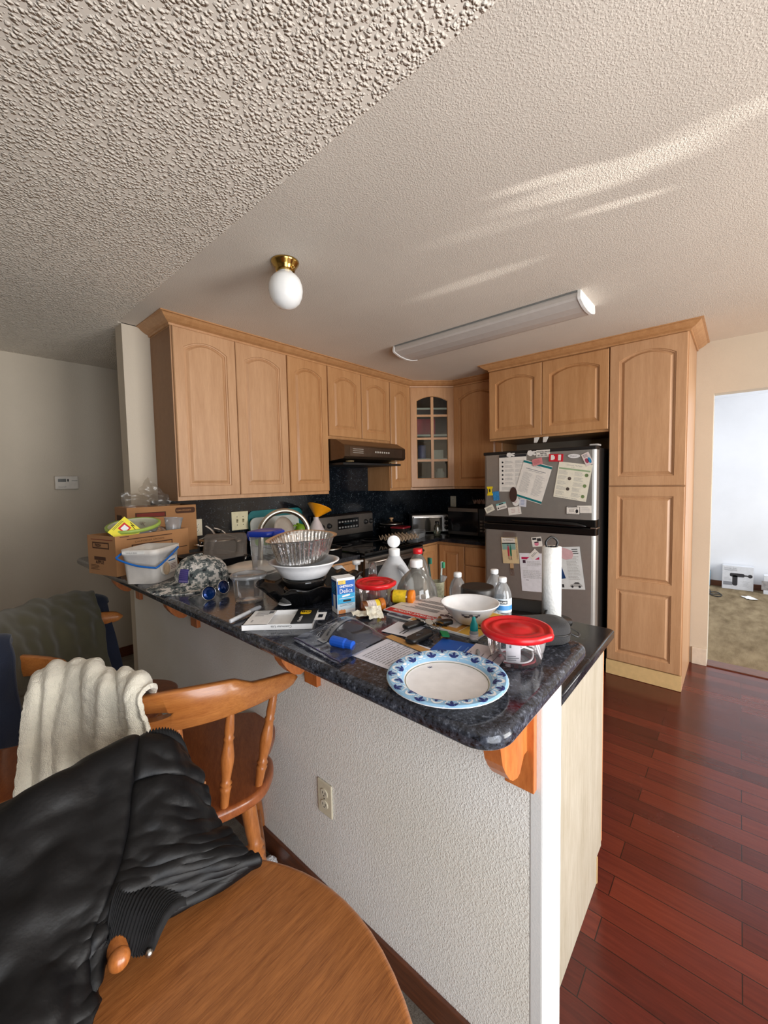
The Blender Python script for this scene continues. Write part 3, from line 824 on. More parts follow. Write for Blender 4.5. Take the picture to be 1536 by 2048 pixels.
ST = .54
def chair(label, loc, rz):
    t = thing('dining_chair', label, 'chair', loc, rz, None)
    half = [(0, -.285), (.12, -.275), (.21, -.235), (.250, -.165), (.258, -.10), (.246, -.055), (.262, -.01), (.282, .06), (.28, .14), (.24, .21), (.14, .245), (0, .25)]
    P = spl([(x, y, 0) for x, y in half] + [(-x, y, 0) for x, y in reversed(half[1:-1])], 4, True)
    P = [(p.x, p.y) for p in P]
    mb = MB().prism(P, ST - .036, ST, bev=.012)
    mb.build('seat', [oak_seat], t)
    # back rail: bent board with a raised crest and a hand slot in the middle
    n = 44; rows = []
    def cy(x): return -.262 + .13 * (abs(x) / .335) ** 2.2
    def ztop(x):
        a = abs(x)
        return .892 + (.022 if a < .15 else .022 * max(0, 1 - (a - .15) / .05)) - .046 * (a / .335) ** 2
    def zbot(x): return .80 + .004 * (abs(x) / .335) ** 2
    for i in range(n + 1):
        x = -.335 + .67 * i / n; e = 1.0
        a = abs(x)
        if a > .305: e = math.sqrt(max(0, 1 - ((a - .305) / .031) ** 2)) * .98 + .02
        zt, zb = ztop(x), zbot(x); zm = (zt + zb) / 2 - .0
        zt = zm + (zt - zm) * e; zb = zm + (zb - zm) * e
        d = V((1, (cy(x + .001) - cy(x - .001)) / .002, 0)).normalized(); nn = V((-d.y, d.x, 0))
        h = .012
        lean = .10
        row = []
        for s, z in ((h, zb + .004), (h * .7, zb), (-h * .7, zb), (-h, zb + .004), (-h, (zb + zt) / 2), (-h, zt - .004), (-h * .6, zt), (h * .6, zt), (h, zt - .004), (h, (zb + zt) / 2)):
            row.append(V((x, cy(x), z)) + nn * s - V((0, (z - .8) * lean, 0)))
        rows.append(row)
    rl = MB().loft(rows, 0, True).build('back_rail', [oak_rail], t)
    cut = MB().loft([[(math.cos(2 * PI * k / 24) * .075 - .085, y, .852 + math.sin(2 * PI * k / 24) * .0135) for k in range(24)] for y in (-.40, -.12)], 0, False).build('hand_slot', [oak_rail], t)
    bo = rl.modifiers.new('slot', 'BOOLEAN'); bo.operation = 'DIFFERENCE'; bo.object = cut; bo.solver = 'EXACT'
    CUTS.append((rl, cut))
    prof = [(.010, 0), (.011, .02), (.0125, .05), (.015, .062), (.011, .068), (.0155, .075), (.011, .083), (.0125, .10), (.0165, .135), (.017, .155), (.013, .19), (.0115, .205), (.014, .212), (.011, .219), (.0125, .235), (.0115, .262), (.010, .29)]
    for x0, y0, x1 in ((-.205, -.205, -.262), (-.108, -.255, -.135), (0, -.268, 0), (.108, -.255, .135), (.205, -.205, .262)):
        y1 = cy(x1) - .0; a = V((x0, y0, ST - .004)); b = V((x1, y1, .806)); d = b - a; L = d.length
        q = d.to_track_quat('Z', 'Y').to_matrix().to_4x4()
        MB().lathe([(r * 1.12, z / .29 * L) for r, z in prof], 16, m=T(*a) @ q).build('spindle', [oak], t)
    lp = [(.013, 0), (.016, .03), (.019, .12), (.022, .20), (.024, .27), (.019, .285), (.026, .297), (.019, .31), (.027, .32), (.020, .335), (.022, .36), (.0235, .44), (.020, .505)]
    for sx in (-1, 1):
        for sy in (-1, 1):
            a = V((sx * .235, sy * .21 - .01, 0)); b = V((sx * .165, sy * .14 - .01, ST - .03)); d = b - a
            q = d.to_track_quat('Z', 'Y').to_matrix().to_4x4()
            MB().lathe([(r, z / .505 * d.length) for r, z in lp], 16, m=T(*a) @ q).build('leg', [oak], t)
    for sx in (-1, 1):
        MB().tube([(sx * .213, -.20, .165), (sx * .215, 0, .165), (sx * .213, .18, .165)], [.009, .014, .009], 10).build('stretcher', [oak], t)
    MB().tube([(-.213, 0, .165), (0, 0, .165), (.213, 0, .165)], [.009, .013, .009], 10).build('stretcher', [oak], t)
    return t
CUTS = []
c1 = chair('golden oak chair with cream towel on its back rail, tucked under the bar', (-3.348, -1.442, 0), math.radians(-28))
for ob in [o_ for pr_ in CUTS for o_ in pr_]:
    bm_ = bmesh.new(); bm_.from_mesh(ob.data); bmesh.ops.remove_doubles(bm_, verts=bm_.verts, dist=1e-5); bmesh.ops.recalc_face_normals(bm_, faces=bm_.faces); bm_.to_mesh(ob.data); bm_.free()
bpy.context.view_layer.update()
for rl, cut in CUTS:                       # apply the hand slot cut and drop the cutter
    dg = bpy.context.evaluated_depsgraph_get(); dg.update()
    me = bpy.data.meshes.new_from_object(rl.evaluated_get(dg)); rl.modifiers.clear(); rl.data = me
    bpy.data.objects.remove(cut)
dup(c1, (-3.935, -1.10, 0), math.radians(170), 'oak chair with a navy jacket over its back at the left edge')
dup(c1, (-3.472, -.827, 0), math.radians(214), 'oak chair with olive jacket over its back, farthest along the bar')
c4 = dup(c1, (-3.86, -2.13, 0), math.radians(184), 'oak chair buried under the black puffer jacket at the table')
MB().tube([(-0.1162, -0.0007, 0.8000), (-0.1115, 0.0239, 0.8000), (-0.1080, 0.0443, 0.8000)], [.012, .013, .013], 12).ball((-0.1070, 0.0470, 0.8000), .014).build('arm', [oak], c4)

t = thing('dining_table', 'oval oak dining table with a black jacket lying over its edge', 'table', (-4.2, -2.31, 0))
tm = MB().prism(circ(.752, 96, ry=.505), .708, .74, bev=.012)
tm.build('table_top', [oak_top], t)
MB().lathe([(.09, .05), (.10, .10), (.06, .18), (.09, .32), (.07, .45), (.10, .62), (.16, .70), (.16, .708)], 32).build('pedestal', [oak], t)
for k in range(4):
    a = k * PI / 2 + PI / 4
    MB().tube([(.05 * math.cos(a), .05 * math.sin(a), .13), (.25 * math.cos(a), .25 * math.sin(a), .10), (.42 * math.cos(a), .42 * math.sin(a), .03)], [.04, .035, .03], 10).build('foot', [oak], t)


def cloth(rows, nu, nv, fold=None):
    """smooth surface through a net of points"""
    cols = [spl(r, nu) for r in rows]
    m = len(cols[0]); out = []
    trans = [spl([cols[k][i] for k in range(len(cols))], nv) for i in range(m)]
    return [[trans[i][j] for i in range(m)] for j in range(len(trans[0]))]


def ruffle(R, fn):
    nj, ni = len(R), len(R[0]); out = []
    for j in range(nj):
        row = []
        for i in range(ni):
            a = R[j][min(i + 1, ni - 1)] - R[j][max(i - 1, 0)]; b = R[min(j + 1, nj - 1)][i] - R[max(j - 1, 0)][i]
            n = a.cross(b)
            n = n.normalized() if n.length > 1e-12 else V((0, 0, 1))
            row.append(R[j][i] + n * fn(R[j][i], i / (ni - 1), j / (nj - 1)))
        out.append(row)
    return out


def fabric(name, rgb, rough=.85, bs=900, bmp=.5, sheen=.3, var=.12, scale=14, spec=.5):
    m, nt, b = nodes(name); c = lin(rgb); co = coords(nt)
    nt.links.new(ramp(nt, noisetex(nt, co, scale, 5), [(.3, tuple(x * (1 - var) for x in c)), (.7, tuple(min(1, x * (1 + var)) for x in c))]), b.inputs['Base Color'])
    b.inputs['Roughness'].default_value = rough; b.inputs['Sheen Weight'].default_value = sheen
    b.inputs['Specular IOR Level'].default_value = spec
    bump(nt, b, noisetex(nt, co, bs, 3), bmp, .004)
    return m
terry = fabric('cream terry cloth', (246, 240, 222), .95, 420, 1.0, .5, .06, 30)
nylon = fabric('black nylon', (5, 5, 7), .5, 60, .25, 0, .1, spec=.3)
rib_m = pm('black rib knit', (17, 17, 19), .9)
olive = fabric('olive twill', (72, 68, 48), .85, 500, .4, .2)
navy = fabric('navy knit', (20, 28, 48), .9, 500, .4, .2)

def fold_noise(amp, sc, sx=1, sy=1, sz=1):
    return lambda p, s, t_: amp * noise.noise(V((p.x * sc * sx, p.y * sc * sy, p.z * sc * sz)))

# cream towel over the near chair's rail
R = cloth([
    [(-3.7234, -1.2869, 0.7956), (-3.6632, -1.2917, 0.8307), (-3.6082, -1.3388, 0.8389), (-3.5662, -1.4192, 0.8182), (-3.5305, -1.4893, 0.8306), (-3.5091, -1.5898, 0.8326)],
    [(-3.7240, -1.3519, 0.9119), (-3.6660, -1.3398, 0.9377), (-3.6152, -1.3970, 0.9491), (-3.5826, -1.4962, 0.9390), (-3.5539, -1.5740, 0.9463), (-3.5221, -1.6728, 0.9298)],
    [(-3.7430, -1.4207, 0.9208), (-3.6869, -1.4224, 0.9395), (-3.6346, -1.4812, 0.9514), (-3.6023, -1.5947, 0.9475), (-3.5749, -1.6562, 0.9512), (-3.5614, -1.7181, 0.9433)],
    [(-3.7633, -1.4636, 0.8627), (-3.7055, -1.4693, 0.8571), (-3.6540, -1.5420, 0.8742), (-3.6089, -1.6235, 0.8813), (-3.5771, -1.6896, 0.8890), (-3.5600, -1.7467, 0.8951)],
    [(-3.7801, -1.4998, 0.7529), (-3.7241, -1.5181, 0.7549), (-3.6646, -1.5549, 0.7649), (-3.6141, -1.6399, 0.8018), (-3.5786, -1.7088, 0.8258), (-3.5598, -1.7587, 0.8498)],
    [(-3.7962, -1.5234, 0.6245), (-3.7392, -1.5420, 0.6339), (-3.6779, -1.5801, 0.6532), (-3.6156, -1.6263, 0.6777), (-3.5691, -1.6775, 0.7018), (-3.5450, -1.7113, 0.7173)]], 30, 30)
def tw(p, s, t_):
    f = .011 * math.sin(s * 21 + 1.3 * math.sin(t_ * 4 + s * 3)) * (.25 + t_) + .005 * math.sin(s * 47 + 3 * t_)
    return f - .012 + .003 * noise.noise(p * 60) + .0022 * noise.noise(p * 260)
R = ruffle(R, tw)
tw_o = MB().grid(R).build('towel', [terry], solid=.012, off=0, sub=1)
tag(tw_o, 'cream terry towel draped over the near oak chair back', 'towel')

# black puffer jacket over the chair at the table
R = cloth([
    [(-3.8782, -1.7627, 0.8156), (-3.8333, -1.7831, 0.8202), (-3.7695, -1.7949, 0.8240), (-3.6944, -1.7893, 0.8270), (-3.6194, -1.7980, 0.8386), (-3.5576, -1.8235, 0.8338), (-3.5307, -1.8706, 0.8224)],
    [(-3.8789, -1.9174, 0.9503), (-3.8393, -1.9171, 0.9491), (-3.7827, -1.9205, 0.9543), (-3.7151, -1.9067, 0.9521), (-3.6474, -1.9080, 0.9528), (-3.5898, -1.9222, 0.9356), (-3.5571, -1.9321, 0.9033)],
    [(-3.8830, -1.9752, 0.9321), (-3.8471, -1.9861, 0.9280), (-3.7950, -1.9857, 0.9196), (-3.7341, -1.9799, 0.9133), (-3.6686, -1.9787, 0.9131), (-3.6040, -1.9925, 0.9046), (-3.5481, -1.9857, 0.8445)],
    [(-3.8882, -2.0335, 0.8937), (-3.8552, -2.0487, 0.8911), (-3.8075, -2.0510, 0.8803), (-3.7516, -2.0470, 0.8748), (-3.6880, -2.0518, 0.8688), (-3.6205, -2.0616, 0.8574), (-3.5551, -2.0431, 0.7949)],
    [(-3.8929, -2.0916, 0.8662), (-3.8625, -2.1043, 0.8574), (-3.8241, -2.1110, 0.8478), (-3.7745, -2.1074, 0.8418), (-3.7125, -2.1024, 0.8412), (-3.6248, -2.1130, 0.8240), (-3.5425, -2.1116, 0.7856)],
    [(-3.8975, -2.1497, 0.8379), (-3.8701, -2.1666, 0.8297), (-3.8346, -2.1700, 0.8206), (-3.7943, -2.1486, 0.8098), (-3.7440, -2.1217, 0.8178), (-3.6314, -2.1308, 0.7955), (-3.5184, -2.1532, 0.7658)],
    [(-3.9019, -2.1936, 0.8021), (-3.8683, -2.2103, 0.7898), (-3.8291, -2.2104, 0.7801), (-3.7851, -2.1927, 0.7744), (-3.7560, -2.1407, 0.7925), (-3.6474, -2.1406, 0.7713), (-3.5202, -2.1520, 0.7566)]], 16, 16)
def jk(p, s, t_):
    seam = -.010 * math.exp(-((s - .74 + .22 * t_) / .012) ** 2) - .008 * math.exp(-((t_ - .30 - .05 * s) / .010) ** 2) * (s > .74 - .22 * t_)
    w = .010 * noise.noise(V((p.x * 11, p.y * 7, p.z * 9))) + .005 * noise.noise(p * 30)
    ww = .006 * noise.noise(V((s * 9 + t_ * 14, t_ * 26 - s * 10, 3))) * max(0, min(1, (s + t_ * .6 - .75) * 3))
    d = .006 * math.sin((t_ * 22 + s * 5)) * math.exp(-((s - .15) / .3) ** 2)
    return seam + w + ww + d
R = ruffle(R, lambda p, s, t_: -jk(p, s, t_))
def on_table(p):
    e = ((p.x + 4.2) / .76) ** 2 + ((p.y + 2.31) / .51) ** 2
    return V((p.x, p.y, max(p.z, .756))) if e < 1.02 else p
R = [[on_table(p) for p in row] for row in R]
t = thing('jacket', 'black puffer jacket draped over a chair and the oval table', 'jacket', (0, 0, 0))
MB().grid(R).build('shell', [nylon], t, solid=.02, off=0, sub=1)
def ribband(P, hgt_dir, amp=.004, n=7, name='ribbed_hem', w=0):
    Q = spl(P, n * 4); rows = []
    for i, p in enumerate(Q):
        rows.append([p + V(hgt_dir[0]) * k + V((0, 0, amp * (1 if i % 2 else -1))) for k in (0, .33, .66, 1)])
    MB().grid(rows).build(name, [rib_m], t, solid=.014, off=0)
# knit collar along the top right, knit hem below on the table
Q0 = [(-3.6350, -1.9076, 0.9462), (-3.6104, -1.9123, 0.9526), (-3.5844, -1.9198, 0.9470), (-3.5627, -1.9236, 0.9268), (-3.5549, -1.9270, 0.9043)]
rows = []
A = spl(Q0, 10); 
for i, p in enumerate(A):
    k = .0035 * (1 if i % 2 else -1)
    rows.append([p + V((.0, .02, -.045)) + V((0, 0, k)), p + V((0, .012, -.01 + k)), p + V((0, 0, .004 + k)), p + V((0, -.014, -.012 + k)), p + V((.0, -.022, -.04 + k))])
MB().grid(rows).build('ribbed_collar', [rib_m], t, solid=.008)
A = spl([(-3.7211, -2.0931, 0.8352), (-3.7025, -2.1080, 0.8202), (-3.6734, -2.1277, 0.8031), (-3.6496, -2.1423, 0.7744)], 14)
B = spl([(-3.7552, -2.1403, 0.8069), (-3.7494, -2.1483, 0.7923), (-3.7265, -2.1652, 0.7764), (-3.7106, -2.1713, 0.7763)], 14)
rows = []
for i, (p, q) in enumerate(zip(A, B)):
    k = V((0, 0, .003 * (1 if i % 2 else -1)))
    rows.append([on_table(p.lerp(q, f)) + k + V((0, 0, .020 * math.sin(PI * f) + .004)) for f in (0, .2, .4, .6, .8, 1)])
MB().grid(rows).build('ribbed_cuff', [rib_m], t, solid=.012)
MB().ball((-3.7151, -2.1777, 0.7826), .0055, 0, 8).build('snap', [st_m], t)

# olive jacket on the far chair
R = cloth([
    [(-3.7770, -0.7190, 0.9411), (-3.6402, -0.4943, 0.9142), (-3.5190, -0.3706, 0.9043), (-3.4142, -0.3243, 0.8898), (-3.3351, -0.3391, 0.8683)],
    [(-3.7847, -0.8806, 1.0120), (-3.6623, -0.6547, 0.9837), (-3.5377, -0.5162, 0.9772), (-3.4372, -0.4555, 0.9674), (-3.3628, -0.4452, 0.9443)],
    [(-3.7918, -0.9751, 1.0049), (-3.6729, -0.7811, 0.9669), (-3.5545, -0.6446, 0.9438), (-3.4533, -0.5762, 0.9271), (-3.3696, -0.5555, 0.9024)],
    [(-3.7970, -1.0223, 0.9724), (-3.6798, -0.8597, 0.9190), (-3.5680, -0.7504, 0.8824), (-3.4667, -0.6723, 0.8561), (-3.3734, -0.6338, 0.8298)],
    [(-3.8018, -1.0461, 0.9166), (-3.6848, -0.8881, 0.8433), (-3.5721, -0.7826, 0.7938), (-3.4693, -0.7088, 0.7558), (-3.3792, -0.6666, 0.7281)],
    [(-3.8083, -1.0721, 0.8323), (-3.6910, -0.9170, 0.7483), (-3.5772, -0.8150, 0.6879), (-3.4726, -0.7442, 0.6405), (-3.3741, -0.7130, 0.6149)]], 12, 12)
R = ruffle(R, lambda p, s, t_: .022 * noise.noise(V((s * 7, t_ * 3, 1))) + .010 * noise.noise(p * 22))
o = MB().grid(R).build('jacket', [olive], solid=.012, off=0, sub=1)
tag(o, 'olive green jacket hanging over the far chair back', 'jacket')
R = cloth([
    [(-3.3236, -0.3501, 0.8936), (-3.3045, -0.3578, 0.8801), (-3.2856, -0.3659, 0.8613)],
    [(-3.3491, -0.4094, 0.9251), (-3.3237, -0.4240, 0.9168), (-3.3068, -0.4296, 0.9012)],
    [(-3.3576, -0.5128, 0.8523), (-3.3390, -0.5038, 0.8505), (-3.3186, -0.5122, 0.8469)],
    [(-3.3643, -0.5620, 0.7271), (-3.3366, -0.5637, 0.7212), (-3.3084, -0.5659, 0.7177)],
    [(-3.3757, -0.5927, 0.5784), (-3.3361, -0.6085, 0.5681), (-3.2986, -0.6214, 0.5626)]], 8, 8)
o = MB().grid(ruffle(R, fold_noise(.008, 18))).build('garment', [navy], solid=.01, off=0)
tag(o, 'dark navy garment hanging under the olive jacket on the far chair', 'garment')
R = cloth([
    [(-3.8378, -0.9039, 0.9220), (-3.7913, -0.9038, 0.9232), (-3.7382, -0.9374, 0.9213), (-3.7225, -0.9553, 0.9208)],
    [(-3.8404, -1.0565, 1.0044), (-3.7980, -1.0636, 1.0084), (-3.7503, -1.0791, 1.0039), (-3.7343, -1.0982, 0.9940)],
    [(-3.8476, -1.1090, 0.9215), (-3.8068, -1.1165, 0.9174), (-3.7584, -1.1314, 0.9100), (-3.7322, -1.1482, 0.9052)],
    [(-3.8549, -1.1376, 0.8150), (-3.8150, -1.1431, 0.8047), (-3.7655, -1.1610, 0.7950), (-3.7326, -1.1853, 0.7922)],
    [(-3.8617, -1.1531, 0.7062), (-3.8221, -1.1583, 0.6962), (-3.7729, -1.1758, 0.6869), (-3.7356, -1.2041, 0.6951)]], 8, 8)
o = MB().grid(ruffle(R, fold_noise(.014, 14))).build('jacket', [navy], solid=.012, off=0, sub=1)
tag(o, 'navy blue jacket on the chair back at the left edge', 'jacket')
# crumpled tissue on the carpet behind the near chair leg
def crumple(r, seed, n=14):
    rnd = random.Random(seed); mb = MB(); L = []
    for j in range(n + 1):
        th = PI * j / n
        L.append([(r * math.sin(th) * math.cos(2 * PI * i / (n * 2)) * (1 + .35 * noise.noise(V((i * .9, j * .9, seed)))), r * math.sin(th) * math.sin(2 * PI * i / (n * 2)) * (1 + .35 * noise.noise(V((i * 1.1, j, seed + 4)))), r * .8 - r * .8 * math.cos(th) * (1 + .3 * noise.noise(V((i, j * .7, seed + 9))))) for i in range(n * 2)])
    return mb.loft(L, 0, False)
tis = pm('white tissue', (236, 236, 236), .9)
solo(crumple(.026, 3), 'crumpled_tissue', [tis], 'crumpled white tissue on the carpet by the dark baseboard', 'tissue', (-3.10, -1.50, 0))
# ---------------------------------------------------------------- things on the bar top
BZ = BT + .0006
paper_w = pm('white paper', (238, 237, 236), .75, 0, .02)
ink = pm('grey print ink', (96, 98, 104), .8); ink_d = pm('black print ink', (30, 30, 34), .7)
card = fabric('corrugated card', (170, 122, 78), .85, 300, .15, .05, .07, 6)
card_i = pm('box print brown', (74, 44, 26), .85)
card_red = pm('box print red brown', (120, 44, 34), .85)
clr = clear('clear plastic', (250, 250, 250), .14, .05)
clr_f = clear('frosted plastic', (236, 238, 240), .12, .34, .2, (226, 228, 230))
clr_m = clear('milky plastic', (236, 240, 242), .10, .52, .25, (214, 220, 224))
clr_s = clear('smoky plastic', (150, 146, 140), .16, .10, .06, (120, 116, 110))
white_p = pm('white plastic', (240, 240, 240), .35)
red_p = pm('red plastic lid', (204, 18, 28), .28, 0, .04)
amber = clear('amber plastic', (226, 128, 30), .14, .34, .1, (222, 124, 26))
blk_p = pm('black plastic', (20, 20, 21), .35)


def carton(t, L, W, Hh, th=.004, front=None, side=None):
    """open topped box, corner at origin, x along the front"""
    b = MB()
    b.box(0, L, 0, W, 0, th)
    b.box(0, L, 0, th, th, Hh).box(0, L, W - th, W, th, Hh).box(0, th, th, W - th, th, Hh).box(L - th, L, th, W - th, th, Hh)
    FM = frame((0, -.0006, 0), (1, 0, 0), (0, 0, 1)); SM = frame((-.0006, W, 0), (0, -1, 0), (0, 0, 1))
    front(b, FM); side(b, SM)
    return b.build('body', [card, card_i, card_red], t)


def f1(b, m):
    b.quad(.05, .27, .156, .160, 0, 1, m).text('CALIFORNIA GROWN', .011, 1, m @ T(.085, .140, 0), sx=1.3)
    for x0, x1, y0, y1 in ((.07, .27, .127, .132), (.07, .27, .07, .075), (.07, .075, .07, .132), (.265, .27, .07, .132)): b.quad(x0, x1, y0, y1, 0, 1, m)
    b.text('HASS AVOCADO', .024, 1, m @ T(.082, .092, 0), sx=.95, bold=.001)
    b.quad(.30, .35, .085, .089, 0, 1, m).quad(.02, .06, .17, .173, 0, 1, m)
def s1(b, m):
    b.quad(.03, .20, .158, .161, 0, 2, m)
    b.quad(.04, .17, .118, .148, 0, 1, m).quad(.047, .163, .124, .142, .0003, 0, m).text('FRESH', .018, 1, m @ T(.06, .127, .0005), bold=.001)
    b.quad(.05, .14, .066, .082, 0, 1, m).text('APPLE', .02, 1, m @ T(.06, .05, 0), sx=1.2, bold=.001)
    b.lines(.02, .09, .02, .045, 4, 1, m)
t = thing('cardboard_box', 'open brown cardboard box in front, holding a green-rimmed tub and yellow flyer', 'box', (-3.346, -.765, BZ), .242)
carton(t, .36, .218, .177, front=f1, side=s1)
def f2(b, m):
    b.quad(.04, .20, .215, .245, 0, 1, m).quad(.047, .193, .220, .240, .0003, 2, m)
    b.prism(rrect(.115, .034, .012, 4, .310, .245), 0, .0004, 1, m).text('LEAN POCKETS', .012, 0, m @ T(.260, .241, .0006), sx=1.0, bold=.0004)
def s2(b, m): b.quad(.04, .14, .15, .23, 0, 1, m)
t = thing('cardboard_box', 'rear brown cardboard box with crumpled clear plastic sticking out of its top', 'box', (-3.1487, -.27, BZ), -.03)
carton(t, .374, .235, .276, front=f2, side=s2)

# what sticks out of the front box
def oval_tub(t):
    L = [[(x, y, z) for x, y in circ(a, 40, ry=b)] for a, b, z in ((.090, .070, 0), (.105, .083, .05), (.112, .09, .085))]
    MB().loft(L, 0, True, True, False).build('bowl', [clr_f], t)
    L = [[(x, y, z) for x, y in circ(a, 40, ry=b)] for a, b, z in ((.113, .091, .078), (.121, .098, .080), (.122, .099, .092), (.118, .095, .096), (.110, .088, .094))]
    MB().loft(L, 0, True, False, False).build('rim', [pm('tub rim green', (160, 186, 84), .4)], t)
    L = [[(x, y, z) for x, y in circ(a, 40, ry=b)] for a, b, z in ((.110, .088, .094), (.104, .083, .089), (.02, .016, .089))]
    MB().loft(L, 0, True, False, True).build('lid', [pm('pale green lid', (186, 192, 168), .4)], t)
t = thing('storage_tub', 'large oval tub with lime green rim sticking up out of the front box', 'food container', (-3.225, -.625, BZ + .125), .35, None, (.16, -.14, .30))
oval_tub(t)
def flyer():
    b = MB().box(0, .095, 0, .095, -.0006, 0)
    b.quad(.038, .075, .040, .078, .0004, 1).quad(.044, .068, .046, .070, .0006, 2)
    b.lines(.02, .085, .082, .092, 2, 3).tube([(.078, .02, .0005), (.084, .05, .0005), (.088, .035, .0005), (.09, .06, .0005)], .0015, 5, 3)
    return b
o = solo(flyer(), 'flyer', [pm('yellow flyer', (236, 222, 52), .6), pm('flyer red', (206, 36, 34), .6), paper_w, ink_d], 'small yellow flyer with a red picture tucked in the front box', 'flyer', (-3.295, -.735, BZ + .128), rot=(math.radians(72), math.radians(-42), .10))
t = thing('plastic_cup', 'clear plastic cup with swirl ribs standing in the front box', 'cup', (-3.055, -.635, BZ + .140), 0, None, (-.10, .12, 0))
MB().lathe([(.030, 0), (.030, .001), (.036, .05), (.043, .088), (.045, .090), (.044, .092)], 32, wob=lambda f, z: 1 + .012 * math.sin(f * 24 * PI + z * 60) * (z < .085)).build('body', [clr_f], t)
o = solo(MB().loft([[(x, y, z) for x, y in rrect(.15 - e, .10 - e, .03, 6)] for e, z in ((0, 0), (0, .004), (.012, .007), (.016, .003))], 0, True, True, True), 'tub_cover', [clr], 'clear plastic cover lying on the flyer in the front box', 'cover', (-3.14, -.66, BZ + .180), rot=(.5, .35, .3))
# crumpled clear plastic in the rear box
def crumple_sheet(L, W, seed, amp):
    rows = [[V((L * (i / 16 - .5), W * (j / 12 - .5), amp * noise.noise(V((i * .33, j * .33, seed))) + amp * .5 * noise.noise(V((i * .9, j * .8, seed + 5))))) for i in range(17)] for j in range(13)]
    return MB().grid(rows)
bag = clear('cellophane', (232, 228, 222), .09, .2, .25, (186, 178, 168))
solo(crumple_sheet(.20, .11, 2, .022), 'plastic_clamshell', [bag], 'open clear plastic clamshell flap rising from the rear box', 'plastic wrap', (-2.9703, -0.2000, 1.4059), rot=(1.25, .75, .15))
solo(crumple_sheet(.24, .12, 8, .03), 'plastic_bag', [bag], 'crumpled clear plastic bag lying in the rear box', 'plastic bag', (-3.0185, -0.1600, 1.3601), rot=(1.1, .08, 0))
# bucket
t = thing('plastic_bucket', 'square white ice-cream tub with a blue carry handle', 'tub', (-3.388, -.94, BZ), -.885)
bw, bl = .158, .196
bk = MB(); cx, cy_ = bw / 2, bl / 2
bk.loft([rr3(bw * .84, bl * .84, .025, 0, cx, cy_), rr3(bw * .93, bl * .94, .028, .115, cx, cy_), rr3(bw * .97, bl * .97, .028, .116, cx, cy_), rr3(bw * .985, bl * .985, .028, .14, cx, cy_), rr3(bw * .95, bl * .95, .026, .141, cx, cy_), rr3(bw * .90, bl * .92, .026, .11, cx, cy_)], 0, True, True, True)
bk.build('body', [pm('off white tub plastic', (218, 212, 204), .45, sss=.1)], t)
lb = MB().box(.02, .11, -.0015, .0005, .124, .136).text('VANILLA BEAN', .007, 1, frame((.035, -.0018, .127), (1, 0, 0), (0, 0, 1)))
lb.build('label_strip', [pm('label paper', (226, 224, 218), .6), ink_d], t)
sm = frame((bw * .985, .03, .01), (0, 1, 0), (-.06, 0, 1))
lb = MB().prism(rrect(.12, .085, .02, 4, .07, .06), -.003, .0006, 0, sm).prism(circ(.026, 20, .045, .040), 0, .0012, 1, sm).quad(.06, .115, .062, .082, .0014, 2, sm).quad(.062, .113, .066, .072, .0016, 3, sm).quad(.08, .11, .088, .094, .0014, 4, sm)
lb.lines(.075, .12, .03, .055, 4, 4, sm, .0014)
lb.build('label', [pm('label cream', (216, 210, 200), .6), pm('scoop picture', (196, 170, 138), .7, var=.3), paper_w, pm('label blue', (66, 116, 160), .6), pm('label maroon', (110, 58, 60), .6)], t)
hd_ = spl([(-.002, .045, .128), (-.004, .012, .116), (.004, -.006, .106), (bw * .5, -.014, .082), (bw - .01, -.012, .072), (bw + .008, .0, .075), (bw + .009, bl * .5, .108), (bw + .006, bl * .78, .128)], 8)
MB().tube(hd_, .0042, 8).build('handle', [pm('blue handle', (24, 104, 190), .35)], t)

# camouflage cap
camo, nt, b = nodes('digital camouflage cloth')
co = coords(nt, (1, 1, 1))
sn = N(nt, 'ShaderNodeVectorMath', operation='SNAP'); sn.inputs[1].default_value = (.0058,) * 3
nt.links.new(co, sn.inputs[0])
f = noisetex(nt, sn.outputs[0], 42, 3, .7)
r_ = ramp(nt, f, [(.0, lin((36, 40, 44))), (.38, lin((84, 92, 92))), (.47, lin((124, 128, 124))), (.52, lin((206, 200, 192))), (.66, lin((228, 222, 214)))])
r_.node.color_ramp.interpolation = 'CONSTANT'
nt.links.new(r_, b.inputs['Base Color']); b.inputs['Roughness'].default_value = .9
bump(nt, b, noisetex(nt, co, 900, 2), .2, .001)
t = thing('baseball_cap', 'grey digital camouflage cap with a purple flag patch', 'cap', (-3.165, -1.185, BZ), PI - .05)
prof = [(.094, .0), (.096, .02), (.094, .045), (.086, .072), (.070, .095), (.046, .110), (.020, .117), (.0001, .118)]
cr = MB()
rows = [[(r * 1.06 * math.cos(2 * PI * i / 48), r * .98 * math.sin(2 * PI * i / 48), z * (1 - .08 * (1 - math.cos(2 * PI * i / 48)) / 2) + .004 * abs(math.sin(3 * 2 * PI * i / 48)) * (z > .03)) for i in range(48)] for r, z in prof]
cr.loft(rows, 0, True, False, True)
cr.build('crown', [camo], t)
br_ = MB(); rows = []
for j in range(8):
    f = j / 7; row = []
    for i in range(25):
        a = -1.15 + 2.3 * i / 24
        r0 = .095; r1 = .095 + .105 * math.cos(a * .95) ** .8 if abs(a) < 1.55 else .095
        r = r0 + (r1 - r0) * f
        x, y = r * math.cos(a), r * math.sin(a) * .98
        row.append((x, y, .014 + .012 * math.cos(y * 13) - .016 * f * 1.0 - (.012 * f * (y / .09) ** 2)))
    rows.append(row)
rows = [[(x, y, max(z, .0035)) for x, y, z in r] for r in rows]
br_.grid(rows)
br_.build('brim', [camo], t, solid=.004, off=1)
fp = MB()
